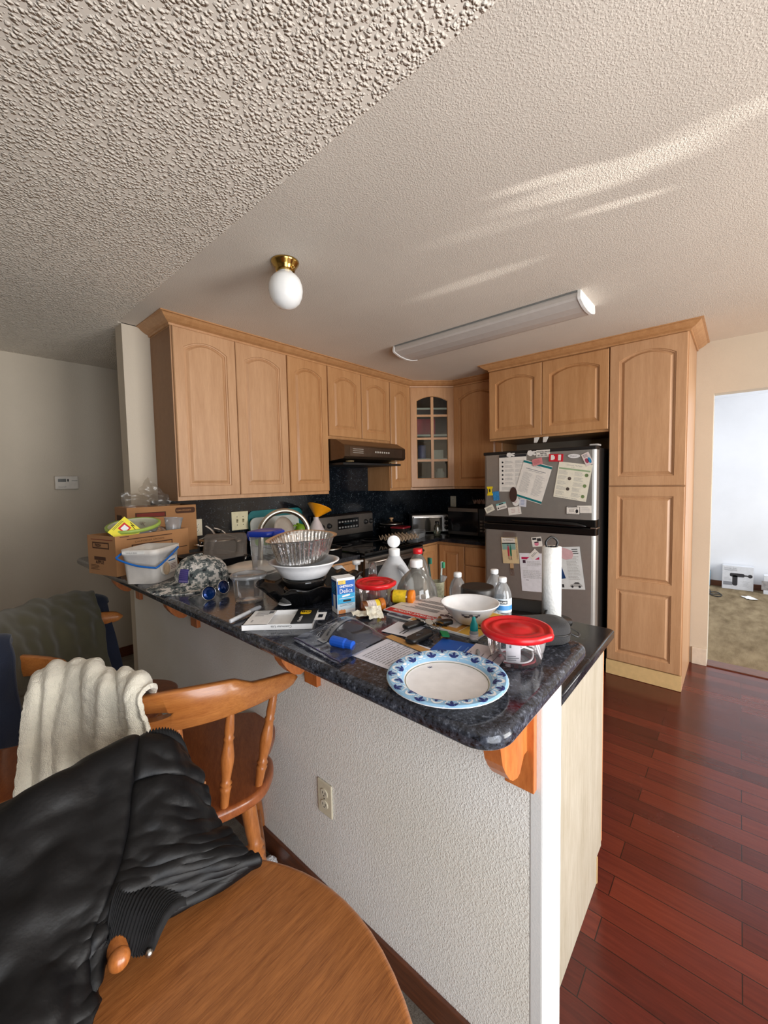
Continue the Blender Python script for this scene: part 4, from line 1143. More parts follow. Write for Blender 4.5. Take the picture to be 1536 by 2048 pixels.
def crownpt(a, z, d):
    for (r0, z0), (r1, z1) in zip(prof, prof[1:]):
        if z0 <= z <= z1: r = r0 + (r1 - r0) * (z - z0) / (z1 - z0); break
    return ((r * 1.06 + d) * math.cos(a), (r * .98 + d) * math.sin(a), z * (1 - .08 * (1 - math.cos(a)) / 2) + .004 * abs(math.sin(3 * a)) * (z > .03))
fp.grid([[crownpt(.30 + .42 * i / 8, .026 + .047 * k / 8, .0022) for i in range(9)] for k in range(9)], 0)
for k in range(6): fp.grid([[crownpt(.33 + .36 * i / 8, .030 + .0072 * k + h, .0034) for i in range(9)] for h in (0, .0018)], 1)
fp.build('flag_patch', [pm('purple patch', (58, 48, 120), .8), pm('patch stripe', (120, 108, 160), .8)], t)
MB().ball((0, 0, .119), .007, 0, 6, sc=(1, 1, .6)).build('button', [camo], t)
# sunglasses
t = thing('sunglasses', 'round blue-lensed sunglasses with silver frames in front of the camo cap', 'sunglasses', (-3.228, -1.432, BZ + .026), 0)
sgm = frame((0, 0, 0), (.80, .05 + .14, .10), (-.2, .25, 1))
lens_b, nt, b = nodes('blue mirror lens')
nt.links.new(ramp(nt, noisetex(nt, coords(nt), 9), [(.3, lin((8, 24, 66))), (.7, lin((18, 62, 130)))]), b.inputs['Base Color'])
b.inputs['Roughness'].default_value = .08; b.inputs['Metallic'].default_value = .55
slv = pm('silver wire', (206, 204, 200), .2, 1)
for sx in (-.031, .031):
    m = sgm @ T(sx, 0, 0) @ RY(.10 * (1 if sx > 0 else -1))
    MB().lathe([(0.0001, .0028), (.012, .0022), (.0245, 0), (.0245, -.001), (0.0001, .0012)], 32, m=m @ SC(1, .93, 1)).build('lens', [lens_b], t)
    MB().tube([V((p[0], p[1] * .93, 0)) for p in circ(.0252, 32)], .0012, 6, closed=True, m=m).build('rim', [slv], t)
    ps = spl([(sx * 1.85, .008, -.002), (sx * 1.98, .008, -.012), (sx * 2.0, .006, -.05), (sx * 1.9, -.004, -.11)], 8)
    MB().tube(ps, .0013, 6, m=sgm).build('temple', [slv], t)
MB().tube([(-.007, .006, 0), (0, .010, .002), (.007, .006, 0)], .0014, 6, m=sgm).build('bridge', [slv], t)

# clear deli tub, pitcher, plates
t = thing('deli_tub', 'empty clear round deli tub beside the sunglasses', 'food container', (-3.179, -1.565, BZ))
MB().lathe([(0, .002), (.043, .002), (.046, .006), (.054, .088), (.055, .09)], 40, cap=False).build('body', [clr], t)
MB().lathe([(.055, .083), (.060, .083), (.061, .090), (.058, .094), (.053, .092), (.052, .088), (0.0001, .088)], 40, cap=False).build('lid', [clr_f], t)
t = thing('pitcher', 'tall clear rectangular pitcher with a blue clip lid', 'pitcher', (-3.02, -1.43, BZ), .45)
MB().loft([rr3(.098, .078, .018, .001, 0, 0), rr3(.104, .084, .02, .10, 0, 0), rr3(.112, .092, .02, .198, 0, 0)], 0, True, True, False).build('body', [clear('pitcher plastic', (244, 246, 248), .07, .20, .12, (196, 194, 190))], t)
bl_p = pm('blue pitcher lid', (22, 54, 160), .3)
MB().loft([rr3(.118, .098, .022, .196, 0, 0), rr3(.122, .102, .022, .199, 0, 0), rr3(.122, .102, .022, .212, 0, 0), rr3(.112, .092, .02, .217, 0, 0), rr3(.09, .07, .02, .213, 0, 0)], 0, True, False, True).build('lid', [bl_p], t)
for y, a in ((-.0525, 0), (.0525, PI)):
    m = RZ(a)
    MB().loft([[(x, -.0535 + dy, z) for x, z in [(-.036, .214), (-.042, .200), (-.028, .178), (.028, .178), (.042, .200), (.036, .214)]] for dy in (-.005, .002)], 0, False, m=m).box(-.03, -.012, -.0598, -.0583, .192, .196, 1, m=m).box(.012, .03, -.0598, -.0583, .192, .196, 1, m=m).build('clip', [bl_p, pm('clip slot', (150, 170, 220), .4)], t)
MB().tube(spl([(.053, 0, .19), (.078, 0, .185), (.082, 0, .165), (.078, 0, .10), (.055, 0, .06)], 8), .008, 8, flat=.6).build('handle', [clr_m], t)
pl_w = pm('white glazed china', (228, 220, 210), .2)
def plate(r): return MB().lathe([(0.0001, .004), (r * .6, .004), (r * .68, .006), (r, .020), (r + .001, .0225), (r * .66, .0095), (r * .6, .008), (0.0001, .008)], 40)
for i, (lb, r) in enumerate((('white plate at the bottom of the stack behind the clear pitcher', .125), ('white plate in the middle of the stack behind the clear pitcher', .122), ('white upside-down plate topping the stack behind the clear pitcher', .118))):
    o = solo(plate(r), 'plate', [pl_w], lb, 'plate', (-2.955, -1.215, BZ + .012 * i + (.030 if i == 2 else 0)), rot=(PI if i == 2 else 0, 0, .2), group=None)
# black roasting pan with a clear lid leaning in it
t = thing('roasting_pan', 'black rectangular roasting pan at the back of the bar, behind the camo cap', 'pan', (-2.985, -.90, BZ), .05)
MB().loft([rr3(.20, .26, .03, .001, 0, 0), rr3(.22, .28, .035, .052, 0, 0), rr3(.235, .30, .04, .054, 0, 0), rr3(.235, .30, .04, .057, 0, 0), rr3(.216, .276, .035, .055, 0, 0), rr3(.194, .254, .03, .004, 0, 0)], 0, True, True, True).build('body', [blk_p], t)
def lidmb(w, h):
    return MB().loft([rr3(w, h, .02, 0, 0, 0), rr3(w, h, .02, .004, 0, 0), rr3(w - .014, h - .014, .018, .006, 0, 0), rr3(w - .03, h - .03, .016, .004, 0, 0), rr3(w - .05, h - .05, .016, .010, 0, 0), rr3(w - .09, h - .07, .016, .010, 0, 0), rr3(w - .1, h - .08, .016, .006, 0, 0)], 0, True, True, True)
solo(lidmb(.20, .15), 'container_lid', [clear('smoky lid', (206, 198, 190), .16, .22, .08, (150, 140, 132))], 'clear plastic food lid leaning upright in the black roasting pan', 'lid', (-2.93, -.93, BZ + .088), rot=(1.05, 0, -.62))

# ruffled black dish with the stack on it
t = thing('serving_dish', 'black rectangular serving dish with ruffled edges and pointed corners', 'dish', (-3.02, -1.705, BZ), .10)
dm = pm('black glazed ceramic', (14, 14, 15), .16, 0, .1)
def ruf(w, d, r, z, ex, n=96):
    P = []
    for i in range(n):
        a = 2 * PI * i / n
        c, s_ = math.cos(a), math.sin(a); e = 3.2
        k = (abs(c) ** e + abs(s_) ** e) ** (-1 / e)
        cor = abs(math.sin(2 * a)) ** 6
        P.append((c * k * w / 2 * (1 + .10 * cor * ex), s_ * k * d / 2 * (1 + .14 * cor * ex), z + ex * (.012 * cor + .005 * math.sin(12 * a))))
    return P
MB().loft([ruf(.24, .13, 0, .001, 0), ruf(.27, .16, 0, .012, .1), ruf(.33, .205, 0, .048, .8), ruf(.35, .222, 0, .060, 1), ruf(.344, .216, 0, .063, 1), ruf(.32, .195, 0, .048, .8), ruf(.26, .15, 0, .016, .1), ruf(.22, .11, 0, .007, 0)], 0, True, True, True).build('body', [dm], t)
sx, sy = -3.075, -1.735
gl_b = clear('smoked glass', (70, 68, 66), .2, .08, .04, (60, 60, 60))
t = thing('glass_bowl', 'smoked black glass bowl in the ruffled dish, bottom of the stack', 'bowl', (sx, sy, BZ + .0082))
MB().lathe([(0.0001, 0), (.05, 0), (.060, .008), (.068, .03), (.070, .045), (.066, .045), (.062, .028), (.052, .010), (0.0001, .006)], 40).build('body', [pm('smoked black glass', (26, 25, 25), .08)], t)
t = thing('glass_bowl', 'smoked black glass bowl directly under the white basin', 'bowl', (sx, sy, BZ + .054))
MB().lathe([(0.0001, 0), (.052, 0), (.064, .008), (.071, .022), (.072, .034), (.068, .034), (.064, .020), (.052, .009), (0.0001, .006)], 40).build('body', [pm('smoked black glass', (26, 25, 25), .08)], t)
t = thing('basin', 'plain white round bowl holding the foil pan', 'bowl', (sx, sy, BZ + .089), .4)
MB().lathe([(0.0001, 0), (.064, 0), (.074, .006), (.090, .030), (.102, .046), (.114, .051), (.115, .054), (.103, .053), (.087, .032), (.07, .010), (0.0001, .006)], 48).build('body', [pm('white enamel bowl', (236, 236, 238), .18)], t)
foil, nt, b = nodes('crinkled aluminium foil')
b.inputs['Metallic'].default_value = 1; b.inputs['Roughness'].default_value = .24
nt.links.new(ramp(nt, noisetex(nt, coords(nt), 40), [(.3, lin((196, 196, 196))), (.7, lin((232, 232, 232)))]), b.inputs['Base Color'])
bump(nt, b, noisetex(nt, coords(nt), 55, 3), .45, .006)
t = thing('foil_pan', 'fluted aluminium foil roasting pan on top of the stack', 'foil pan', (sx + .008, sy + .012, BZ + .1415), .62)
def fl(w, d, z, amp, n=180):
    P = []
    for i in range(n):
        a = 2 * PI * i / n; c, s_ = math.cos(a), math.sin(a); e = 2.6
        k = (abs(c) ** e + abs(s_) ** e) ** (-1 / e) * (1 + amp * math.sin(i * 2 * PI / 3.9) + amp * .6 * math.sin(a * 17))
        P.append((c * k * w / 2, s_ * k * d / 2, z + .004 * math.sin(a * 2 + .5) * (z > .03)))
    return P
MB().loft([fl(.21, .12, 0, 0), fl(.235, .145, .004, .010), fl(.278, .185, .072, .014), fl(.284, .190, .074, .006), fl(.304, .208, .0765, .004), fl(.306, .210, .079, .003), fl(.282, .188, .077, .006), fl(.274, .181, .070, .014), fl(.229, .14, .006, .010), fl(.20, .11, .003, 0)], 0, False, True, True).build('body', [foil], t)
solo(MB().lathe([(0.0001, .002), (.022, .002), (.026, .005), (.024, .006), (0.0001, .004)], 32), 'saucer', [white_p], 'small white dish lying in the near corner of the ruffled black dish', 'saucer', (-3.150, -1.735, BZ + .012), rot=(0, .0, 0))

# lancing device carton
t = thing('carton', 'upright blue and white lancing device carton', 'carton', (-3.093, -1.911, BZ), -.372)
L_, W_, H_ = .059, .046, .108
bl2 = pm('carton blue', (22, 92, 176), .4); bl3 = pm('carton light blue', (60, 168, 216), .4); bl4 = pm('carton pale', (196, 214, 226), .4); dk = pm('carton navy', (24, 44, 96), .4)
MB().box(0, L_, 0, W_, 0, H_, 0, .0012).build('body', [paper_w], t)
m = frame((0, -.0004, 0), (1, 0, 0), (0, 0, 1))
b = MB().quad(.001, L_ - .001, .060, .100, 0, 0, m).quad(.001, L_ - .001, .030, .060, 0, 1, m).quad(.001, L_ - .001, .012, .030, 0, 2, m)
b.text('ONETOUCH', .0098, 3, m @ T(.0085, .0795, .0002), sx=.80, bold=.0003).text('Delica', .0185, 3, m @ T(.0075, .0625, .0002), sx=.92)
b.quad(.004, .028, .0895, .1015, .0002, 4, m).text('EXTRA', .0045, 5, m @ T(.006, .096, .0004)).text('10 lancets', .0034, 5, m @ T(.006, .0915, .0004))
b.prism([(.016, .0505), (.034, .0515), (.042, .054), (.042, .057), (.034, .0575), (.016, .055)], .0001, .0004, 3, m)
b.quad(.006, .055, .0455, .0468, .0002, 3, m).prism(rrect(.026, .006, .002, 3, .032, .0385), .0001, .0004, 6, m).lines(.008, .052, .022, .033, 3, 5, m, .0003)
b.prism([(.004, 0.0008), (.026, 0.0008), (.026, .010), (.022, .013), (.018, .011), (.013, .014), (.008, .011), (.004, .012)], .0002, .0005, 7, m)
b.build('front_print', [bl2, bl3, bl4, paper_w, pm('carton yellow', (226, 190, 80), .5), ink, ink_d, pm('finger picture', (230, 150, 88), .6)], t)
m = frame((-.0004, W_, 0), (0, -1, 0), (0, 0, 1))
b = MB().quad(.001, W_ - .001, .058, H_ - .008, 0, 0, m).quad(.001, W_ - .001, .016, .058, 0, 1, m).quad(.016, .034, .012, .056, .0003, 2, m).lines(.006, W_ - .006, .06, .094, 7, 3, m, .0003)
b.build('side_print', [dk, bl2, paper_w, bl3], t)

# red lidded tubs
def red_tub(label, loc, s, rz=0, tint=(250, 246, 246)):
    t = thing('food_container', label, 'food container', loc, rz)
    MB().lathe([(0.0001, .0015), (.048 * s, .0015), (.054 * s, .006), (.061 * s, .045), (.0645 * s, .066), (.0655 * s, .068)], 48).build('tub', [clear('tub plastic', tint, .14, .05, .04)], t)
    tab = lambda f, z: 1 + .075 * math.exp(-((((f - .72 + .5) % 1) - .5) / .022) ** 2)
    MB().lathe([(.062 * s, .060), (.071 * s, .060), (.074 * s, .064), (.0755 * s, .071), (.073 * s, .075), (.069 * s, .0755), (.0665 * s, .0755), (.064 * s, .070), (.058 * s, .0695), (.056 * s, .0725), (.045 * s, .0725), (.043 * s, .070), (.031 * s, .070), (.029 * s, .0725), (.0001, .0725)], 64, wob=tab, cap=False).build('lid', [red_p], t)
    return t
rt = red_tub('clear tub with red lid holding white charging cables, near corner of the bar', (-3.057, -2.449, BZ), 1.0, .2)
red_tub('clear empty tub with red lid beside the blue lancing device carton', (-2.945, -1.93, BZ), .86, .9)
# the cables and tag inside the near tub
cab = pm('white cable', (236, 236, 238), .4)
rnd = random.Random(4)
o = solo(MB().tube(spl([(.035 * math.cos(a * 1.9 + .5), .035 * math.sin(a * 1.9 + .5), .008 + .05 * (.5 + .5 * math.sin(a * 1.3))) for a in [k * .42 for k in range(34)]], 4), .0022, 7), 'charging_cable', [cab], 'coiled white charging cable inside the red-lidded tub', 'cable', (-3.057, -2.449, BZ))
o = solo(MB().tube(spl([(-.02, -.05, .056), (-.006, -.052, .030), (.012, -.050, .012), (.035, -.036, .010), (.046, -.016, .014)], 6), .0024, 7).tube(spl([(-.010, -.048, .058), (.006, -.049, .034), (.02, -.045, .019), (.04, -.028, .018)], 6), .0022, 7), 'charging_cable', [cab], 'white looped cable pressed against the front wall of the red-lidded tub', 'cable', (-3.057, -2.449, BZ))
tg = MB().prism(rrect(.030, .046, .005, 4), -.0008, .0008).lines(-.012, .012, -.02, -.008, 3, 1, None, .0011)
tg.box(-.008, -.004, .008, .014, .0008, .0012, 1)
solo(tg, 'tag', [pm('white card tag', (230, 230, 234), .5), ink], 'white printed tag standing inside the red-lidded tub', 'tag', (-3.094, -2.459, BZ + .033), rot=(PI / 2, 0, -.95))
solo(MB().box(-.012, .012, -.006, .006, 0, .022, bev=.003).box(-.006, .006, -.004, .004, .022, .034, bev=.001), 'usb_plug', [cab], 'white charger plug inside the red-lidded tub', 'plug', (-3.03, -2.475, BZ + .02), rot=(.6, .8, .4))
o = solo(MB().tube(spl([(-.03, -.025, .005), (0, -.04, .006), (.03, -.025, .006), (.04, 0, .006), (.02, .03, .006), (-.02, .03, .006)], 6), .0026, 6), 'red_cord', [pm('dark red cord', (156, 34, 48), .5)], 'dark red cord coiled on the floor of the red-lidded tub', 'cord', (-3.057, -2.449, BZ))

# pill bottles
def pill(label, loc, L, r, rot, cap_m, parts):
    t = thing('pill_bottle', label, 'pill bottle', loc, 0, None, rot)
    MB().lathe([(0.0001, 0), (r * .92, 0), (r, .003), (r, L * .78), (r * .9, L * .80), (r * .9, L * .82)], 28).build('body', [amber], t)
    MB().lathe([(r * 1.06, L * .79), (r * 1.12, L * .80), (r * 1.12, L), (r * 1.05, L * 1.02), (r * .9, L * 1.02), (0.0001, L * 1.01)], 28, cap=False, wob=lambda f, z: 1 + .012 * math.cos(f * 60 * PI)).build('cap', [cap_m], t)
    for z0, z1, mt in parts:
        MB().lathe([(r * 1.006, L * z0), (r * 1.006, L * z1)], 28, cap=False).build('label', [mt], t)
    return t
lab_w, nt, b = nodes('pharmacy label')
nt.links.new(ramp(nt, noisetex(nt, coords(nt, (1, 1, 60)), 14, 2), [(.42, lin((160, 150, 150))), (.5, lin((236, 226, 222)))]), b.inputs['Base Color']); b.inputs['Roughness'].default_value = .6
lab_y = pm('yellow warning label', (238, 206, 40), .5, 0, .15, 120)
pill('amber pill bottle with white and yellow label lying in front of the first red-lidded tub', (-3.0393, -1.9595, 1.0826), .072, .0175, (0, PI / 2, -0.4083), pm('amber cap end', (196, 110, 30), .3), ((.22, .60, lab_w), (.60, .78, lab_y)))
pill('amber pill bottle with a bright orange cap facing the camera', (-2.9014, -1.9639, 1.0870), .072, .0215, (PI / 2, 0, .42), pm('bright orange cap', (238, 132, 12), .32), ((.1, .70, lab_y),))
# torn wrapper
wrp = pm('cream foil wrapper', (228, 222, 204), .5)
def wrapper(L, W, seed):
    rows = [[V((L * (i / 10 - .5), W * (j / 8 - .5), .010 * noise.noise(V((i * .45, j * .45, seed))) + .010)) for i in range(11)] for j in range(9)]
    return MB().grid(rows, smooth=False)
solo(wrapper(.060, .040, 3), 'wrapper', [wrp], 'torn cream wrapper lying flat beside the blue carton', 'wrapper', (-3.0630, -1.9820, 1.0660), rot=(.1, .1, -.6), solid=.001)
solo(wrapper(.050, .040, 11), 'wrapper', [wrp], 'torn cream wrapper propped against the amber pill bottle', 'wrapper', (-3.0513, -2.0195, 1.0780), rot=(.75, .1, -.35), solid=.001)

# empty phone case box
t = thing('phone_case_box', 'empty white and black phone case box lying open', 'box', (-3.344, -1.804, BZ), -.824)
PL, PW, PH = .19, .125, .015
b = MB().box(0, PL, 0, PW, 0, .002).box(0, PL, 0, .003, .002, PH).box(0, PL, PW - .003, PW, .002, PH).box(0, .003, .003, PW - .003, .002, PH).box(PL - .003, PL, .003, PW - .003, .002, PH)
b.box(0, .068, 0, PW, PH - .0008, PH).box(.130, PL, 0, PW, PH - .0008, PH)
b.text('Commuter Lite', .009, 1, frame((.135, -.0004, .0115), (-1, 0, 0), (0, 0, -1)), sx=1.0)
b.build('tray', [pm('white box card', (240, 240, 240), .45), ink_d], t)
b = MB().lines(.015, .058, .07, .115, 5, 1, T(0, 0, PH), .0003, rag=.5).text('otter', .010, 1, T(.022, .02, PH + .0003) @ RZ(PI / 2))
b.quad(.05, .063, .095, .115, PH + .0003, 1)
b.build('print', [paper_w, ink], t)
b = MB().box(.131, PL + .001, -.0006, PW + .0006, PH, PH + .0008)
b.prism(rrect(.030, .032, .007, 4, .158, .095), PH + .0008, PH + .0011, 1).text('OB', .020, 0, T(.172, .107, PH + .0013) @ RZ(PI) @ T(0, 0, 0), bold=.0008)
b.text('OtterBox', .012, 2, T(.155, .015, PH + .0010) @ RZ(PI / 2), bold=.0002)
b.build('black_band', [pm('black box card', (22, 22, 22), .4), pm('logo yellow', (242, 200, 20), .45), paper_w], t)
b = MB().box(PL, PL + .030, .030, .046, PH - .001, PH).box(PL, PL + .030, .078, .094, PH - .001, PH).box(PL + .022, PL + .030, .046, .078, PH - .001, PH).box(PL, PL + .008, .046, .078, PH - .001, PH)
b.build('hang_tab', [pm('white box card', (240, 240, 240), .45)], t)
# marker
t = thing('marker_pen', 'grey marker pen with its cap on lying on the bar', 'pen', (-3.3377, -1.7303, 1.0730), 0, None, (0, PI / 2 - .02, .34))
MB().lathe([(0.0001, 0), (.005, 0), (.0062, .003), (.0062, .085), (.0055, .088)], 16).build('barrel', [pm('pen grey', (196, 198, 202), .4)], t)
MB().lathe([(.0066, .082), (.0068, .084), (.0064, .128), (.005, .132), (0.0001, .132)], 16).build('cap', [pm('pen cap grey', (150, 152, 158), .4)], t)
MB().box(-.0072, -.0060, -.002, .002, .088, .118).build('clip', [pm('pen cap grey', (150, 152, 158), .4)], t)

# zip bag with glucose meter pouch
t = thing('zip_bag', 'clear zip-top plastic bag holding a dark pouch and a blue cap', 'plastic bag', (-3.21, -2.055, BZ), 0)
q = [V(p) - V((-3.21, -2.055, BZ)) for p in ((-3.3019, -1.9695, 1.0660), (-3.3248, -2.1669, 1.0660), (-3.1424, -2.1459, 1.0660), (-3.0959, -1.9467, 1.0660))]
rows = []
def bagpt(u_, v_, dz=0):
    p = (q[0].lerp(q[3], v_)).lerp(q[1].lerp(q[2], v_), u_)
    hgt = .032 * max(0, math.sin(PI * min(1, max(0, (v_ - .30) / .70)))) ** .6 * max(0, math.sin(PI * min(1, max(0, (u_ - .04) / .96)))) ** .5
    return p + V((0, 0, .004 + hgt + dz + .0022 * noise.noise(V((u_ * 8.7, v_ * 7.3, 2)))))
for j in range(22): rows.append([bagpt(i / 25, j / 21) for i in range(26)])
MB().grid(rows).build('bag_film', [clear('zip bag film', (214, 220, 238), .12, .24, .14, (138, 146, 168))], t)
zs = MB()
zl = [rows[1][i] + V((0, 0, .001)) for i in range(26)]
zs.tube(zl, .0016, 6).build('zip_seal', [clear('zip seal', (150, 140, 210), .2, .4, .1, (96, 90, 150))], t)
lbm = MB(); lr = []
for j in range(13):
    f = j / 12; w_ = .16 * (1 - .45 * f)
    lr.append([bagpt(.30 + .10 * f - w_ / 2 + w_ * i / 8 + .08, .22 + .66 * f, .0016) for i in range(9)])
lbm.grid(lr)
b2 = MB().text('verio flex', .1, 0, bold=.002); w_ = max(p.x for p in b2.v)
lbm.add([bagpt(.345 - p.y * .75 + .08, .26 + .46 * p.x / w_, .0024) for p in b2.v], b2.f, 1)
b2 = MB().text('OneTouch', .1, 0); w_ = max(p.x for p in b2.v)
lbm.add([bagpt(.24 - p.y * .75 + .02, .26 + .40 * p.x / w_, .0016) for p in b2.v], b2.f, 2)
lbm.build('label', [clear('frosted label', (220, 222, 226), .10, .62, .3, (188, 190, 194)), pm('label print', (70, 72, 78), .6), clear('white print', (250, 250, 250), .1, .8, .4, (214, 216, 220))], t)
c_ = (q[1].lerp(q[2], .56)).lerp(q[0].lerp(q[3], .56), .34)
ang = math.atan2((q[2] - q[3]).y, (q[2] - q[3]).x)
pouch = MB().loft([[(x, y, z) for x, y in rrect(.118 - e, .062 - e, .014, 5)] for e, z in ((.012, .0), (0, .006), (0, .020), (.010, .026))], 0, True)
solo(pouch, 'meter_pouch', [pm('dark grey pouch', (44, 42, 46), .55)], 'dark grey zip pouch inside the clear bag', 'pouch', V((-3.21, -2.055, BZ + .003)) + (q[3].lerp(q[2], .58)).lerp(q[0].lerp(q[1], .58), .34), ang)
t2 = MB().lathe([(0.0001, 0), (.011, 0), (.0125, .002), (.0125, .040), (.0105, .044), (.0105, .062), (.0001, .062)], 12, smooth=False)
solo(t2, 'blue_cap', [pm('bright blue plastic', (26, 92, 206), .35)], 'bright blue faceted cap inside the clear bag', 'cap', (-3.2634, -2.0790, 1.0810), rot=(0, PI / 2, -1.4057))

# ---------------------------------------------------------------- papers, magazines
def sheet(name, label, cat, o, ang, W, Hh, th, mats, draw=None, group=None, z=0, curl=0):
    b = MB().box(0, W, 0, Hh, 0, th)
    if draw: draw(b, T(0, 0, th + .0002))
    return solo(b, name, mats, label, cat, (o[0], o[1], BZ + z), ang, group)
blue_ink = pm('deep blue print', (24, 84, 176), .5)
red_ink = pm('red print', (208, 40, 40), .5)
def d_letter(b, m):
    b.lines(.012, .125, .03, .165, 16, 1, m, rag=.25, th=.26, words=True); b.quad(.012, .03, .02, .026, 0, 1, m)
sheet('letter', 'white printed letter sticking out from under the paper plate', 'paper', (-3.268, -2.335), .0, .145, .185, .0004, [pm('letter paper', (226, 226, 238), .7), pm('letter print', (130, 132, 140), .8)], d_letter)
def d_blue(b, m): b.lines(.01, .08, .01, .06, 3, 1, m, th=.08, rag=.2)
sheet('leaflet', 'deep blue leaflet under the green key tag', 'leaflet', (-3.135, -2.385), .18, .10, .11, .0005, [blue_ink, pm('pale blue print', (150, 190, 230), .6)], d_blue, z=.0010)
def d_pink(b, m): b.lines(.01, .10, .01, .10, 6, 1, m, th=.1)
sheet('form', 'pale ruled form between the paper plate and the red-lidded tub', 'paper', (-3.150, -2.440), .12, .125, .085, .0004, [pm('pale form paper', (222, 212, 216), .7), ink], d_pink, z=.0020)
sheet('envelope', 'tan strip of envelope under the black key fobs', 'envelope', (-3.145, -2.330), 1.44, .185, .022, .0008, [pm('tan envelope', (196, 148, 88), .7)], None, z=.0030)
def d_note(b, m): b.lines(.01, .05, .02, .04, 2, 1, m, rag=.5, words=True)
sheet('receipt', 'small white receipt slip with two lines of print beside the zip bag', 'paper', (-3.105, -2.190), .12, .085, .085, .0004, [pm('receipt paper', (226, 226, 234), .7), ink_d], d_note, z=.0012)
# magazines under the bowl
def d_mag1(b, m):
    b.quad(.000, .030, .035, .245, 0, 1, m).text('IMPORTANT NOTICE', .016, 0, m @ T(.024, .055, .0002) @ RZ(PI / 2), sx=1.1, bold=.0006)
    mm = m @ RZ(PI / 2)
    for k in range(3): b.lines(.10, .235, -.155 + k * .035, -.13 + k * .035, 4, 2, m @ RZ(PI / 2), rag=.4)
    b.lines(.02, .09, -.19, -.05, 7, 2, m @ RZ(PI / 2), rag=.5)
    b.text('Grange', .026, 3, m @ T(.062, .008, .0002) @ RZ(PI / 2), bold=.0008)
    for a in (0, .7, 1.4): b.prism([(0, 0), (.018, .004), (.006, .008)], 0, .0003, 1, m @ T(.07, .0, 0) @ RZ(a))
def d_mag2(b, m):
    b.quad(0, .20, .22, .295, 0, 1, m).quad(0.004, .10, .06, .215, .0001, 2, m).prism([(.02, .10), (.06, .13), (.03, .16), (.05, .19), (.01, .17)], 0, .0004, 3, m)
    b.quad(0.004, .2, .0, .058, .0001, 4, m).text('Yoga', .04, 3, m @ T(.05, .02, .0003), bold=.001)
    b.quad(.012, .045, .25, .27, .0002, 5, m)
sheet('magazine', 'lower dark magazine with an orange cover under the white mailer', 'magazine', (-3.013, -2.330), -.02, .205, .298, .005, [paper_w, pm('navy cover', (40, 48, 66), .35), pm('orange cover', (214, 152, 66), .35), ink_d, pm('yellow cover', (222, 176, 70), .35), pm('pale print', (150, 160, 180), .5)], d_mag2)
sheet('mailer', 'white mailer with a red banner under the flowered bowl', 'mailer', (-2.985, -2.256), .03, .205, .25, .004, [pm('mailer paper', (228, 222, 222), .45), red_ink, ink, pm('plum print', (72, 30, 48), .5)], d_mag1, z=.0056)
# flowered bowl
t = thing('bowl', 'white cereal bowl with a dark blue fruit border on the mailer', 'bowl', (-2.925, -2.262, BZ + .0101))
MB().lathe([(0.0001, 0), (.036, 0), (.040, .003), (.058, .024), (.073, .045), (.078, .050), (.079, .053), (.076, .053), (.069, .044), (.054, .024), (.038, .008), (0.0001, .006)], 56).build('body', [pm('white glass bowl', (240, 240, 242), .1)], t)
b = MB(); rnd = random.Random(2)
def bowl_pt(a, h): r = .040 + (.073 - .040) * ((h - .003) / .042) ** .93; return V(((r + .0006) * math.cos(a), (r + .0006) * math.sin(a), h))
for g in range(4):
    a0 = g * PI / 2 + .55
    for k in range(7):
        a = a0 + (k - 3) * .10; h = .033 + .003 * math.cos(k * 2.1); r = .0056 if k % 2 else .0042
        n_ = 10
        c = bowl_pt(a, h); du = (bowl_pt(a + .01, h) - c).normalized(); dv = (bowl_pt(a, h + .001) - c).normalized()
        b.add([c + du * (r * math.cos(2 * PI * i / n_)) + dv * (r * .9 * math.sin(2 * PI * i / n_)) for i in range(n_)], [tuple(range(n_))], k % 3 == 0)
    for i in range(10):
        a = a0 - .36 + i * .072; p0 = bowl_pt(a, .0395); p1 = bowl_pt(a + .072, .0395); p2 = bowl_pt(a + .072, .0405); p3 = bowl_pt(a, .0405)
        b.add([p0, p1, p2, p3], [(0, 1, 2, 3)], 0)
b.build('border', [pm('bowl navy print', (40, 48, 78), .3), pm('bowl grey print', (100, 104, 118), .3)], t)

# key bunch
t = thing('key_bunch', 'bunch of keys with two black fobs and a green tag', 'keys', (-3.045, -2.205, BZ + .006))
off = T(3.045, 2.205, 0)
def fob(p, ang, L, W):
    return MB().loft([[(x, y, z) for x, y in rrect(L - e, W - e, W * .42, 6)] for e, z in ((.004, 0), (0, .003), (0, .008), (.005, .0115))], 0, True, m=off @ T(*p) @ RZ(ang))
fb = fob((-3.045, -2.164, .002), -.17, .078, .027)
fb.text('START', .007, 1, off @ T(-3.066, -2.163, .0142) @ RZ(-.17)); fb.build('key_fob', [blk_p, ink], t)
fb = fob((-3.104, -2.2225, 0.0), -.03, .088, .034)
fb.tube([(-.012, 0, .0125), (0, .005, .0125), (.014, 0, .0125), (0, -.006, .0125)], .001, 5, 1, closed=True, m=off @ T(-3.104, -2.2225, 0) @ RZ(-.03)); fb.build('key_fob', [blk_p, ink], t)
ringm = pm('steel ring', (190, 188, 184), .2, 1)
for (x, y, r, tilt) in ((-3.02, -2.20, .014, .5), (-3.035, -2.228, .012, -.4)):
    MB().tube([V((p[0], p[1], 0)) for p in circ(r, 28)], .0014, 6, closed=True, m=off @ T(x, y, .008) @ RX(tilt)).build('ring', [ringm], t)
def key(p, ang, mat, tilt=0):
    m = off @ T(*p) @ RZ(ang) @ RX(tilt)
    return MB().prism(circ(.011, 16), 0, .002, 0, m).box(.008, .040, -.0035, .0035, 0, .002, 0, m=m).prism([(.014, .0035), (.018, .0055), (.022, .0035), (.026, .006), (.030, .0035), (.034, .005), (.038, .0035)], 0, .002, 0, m).build('key', [mat], t)
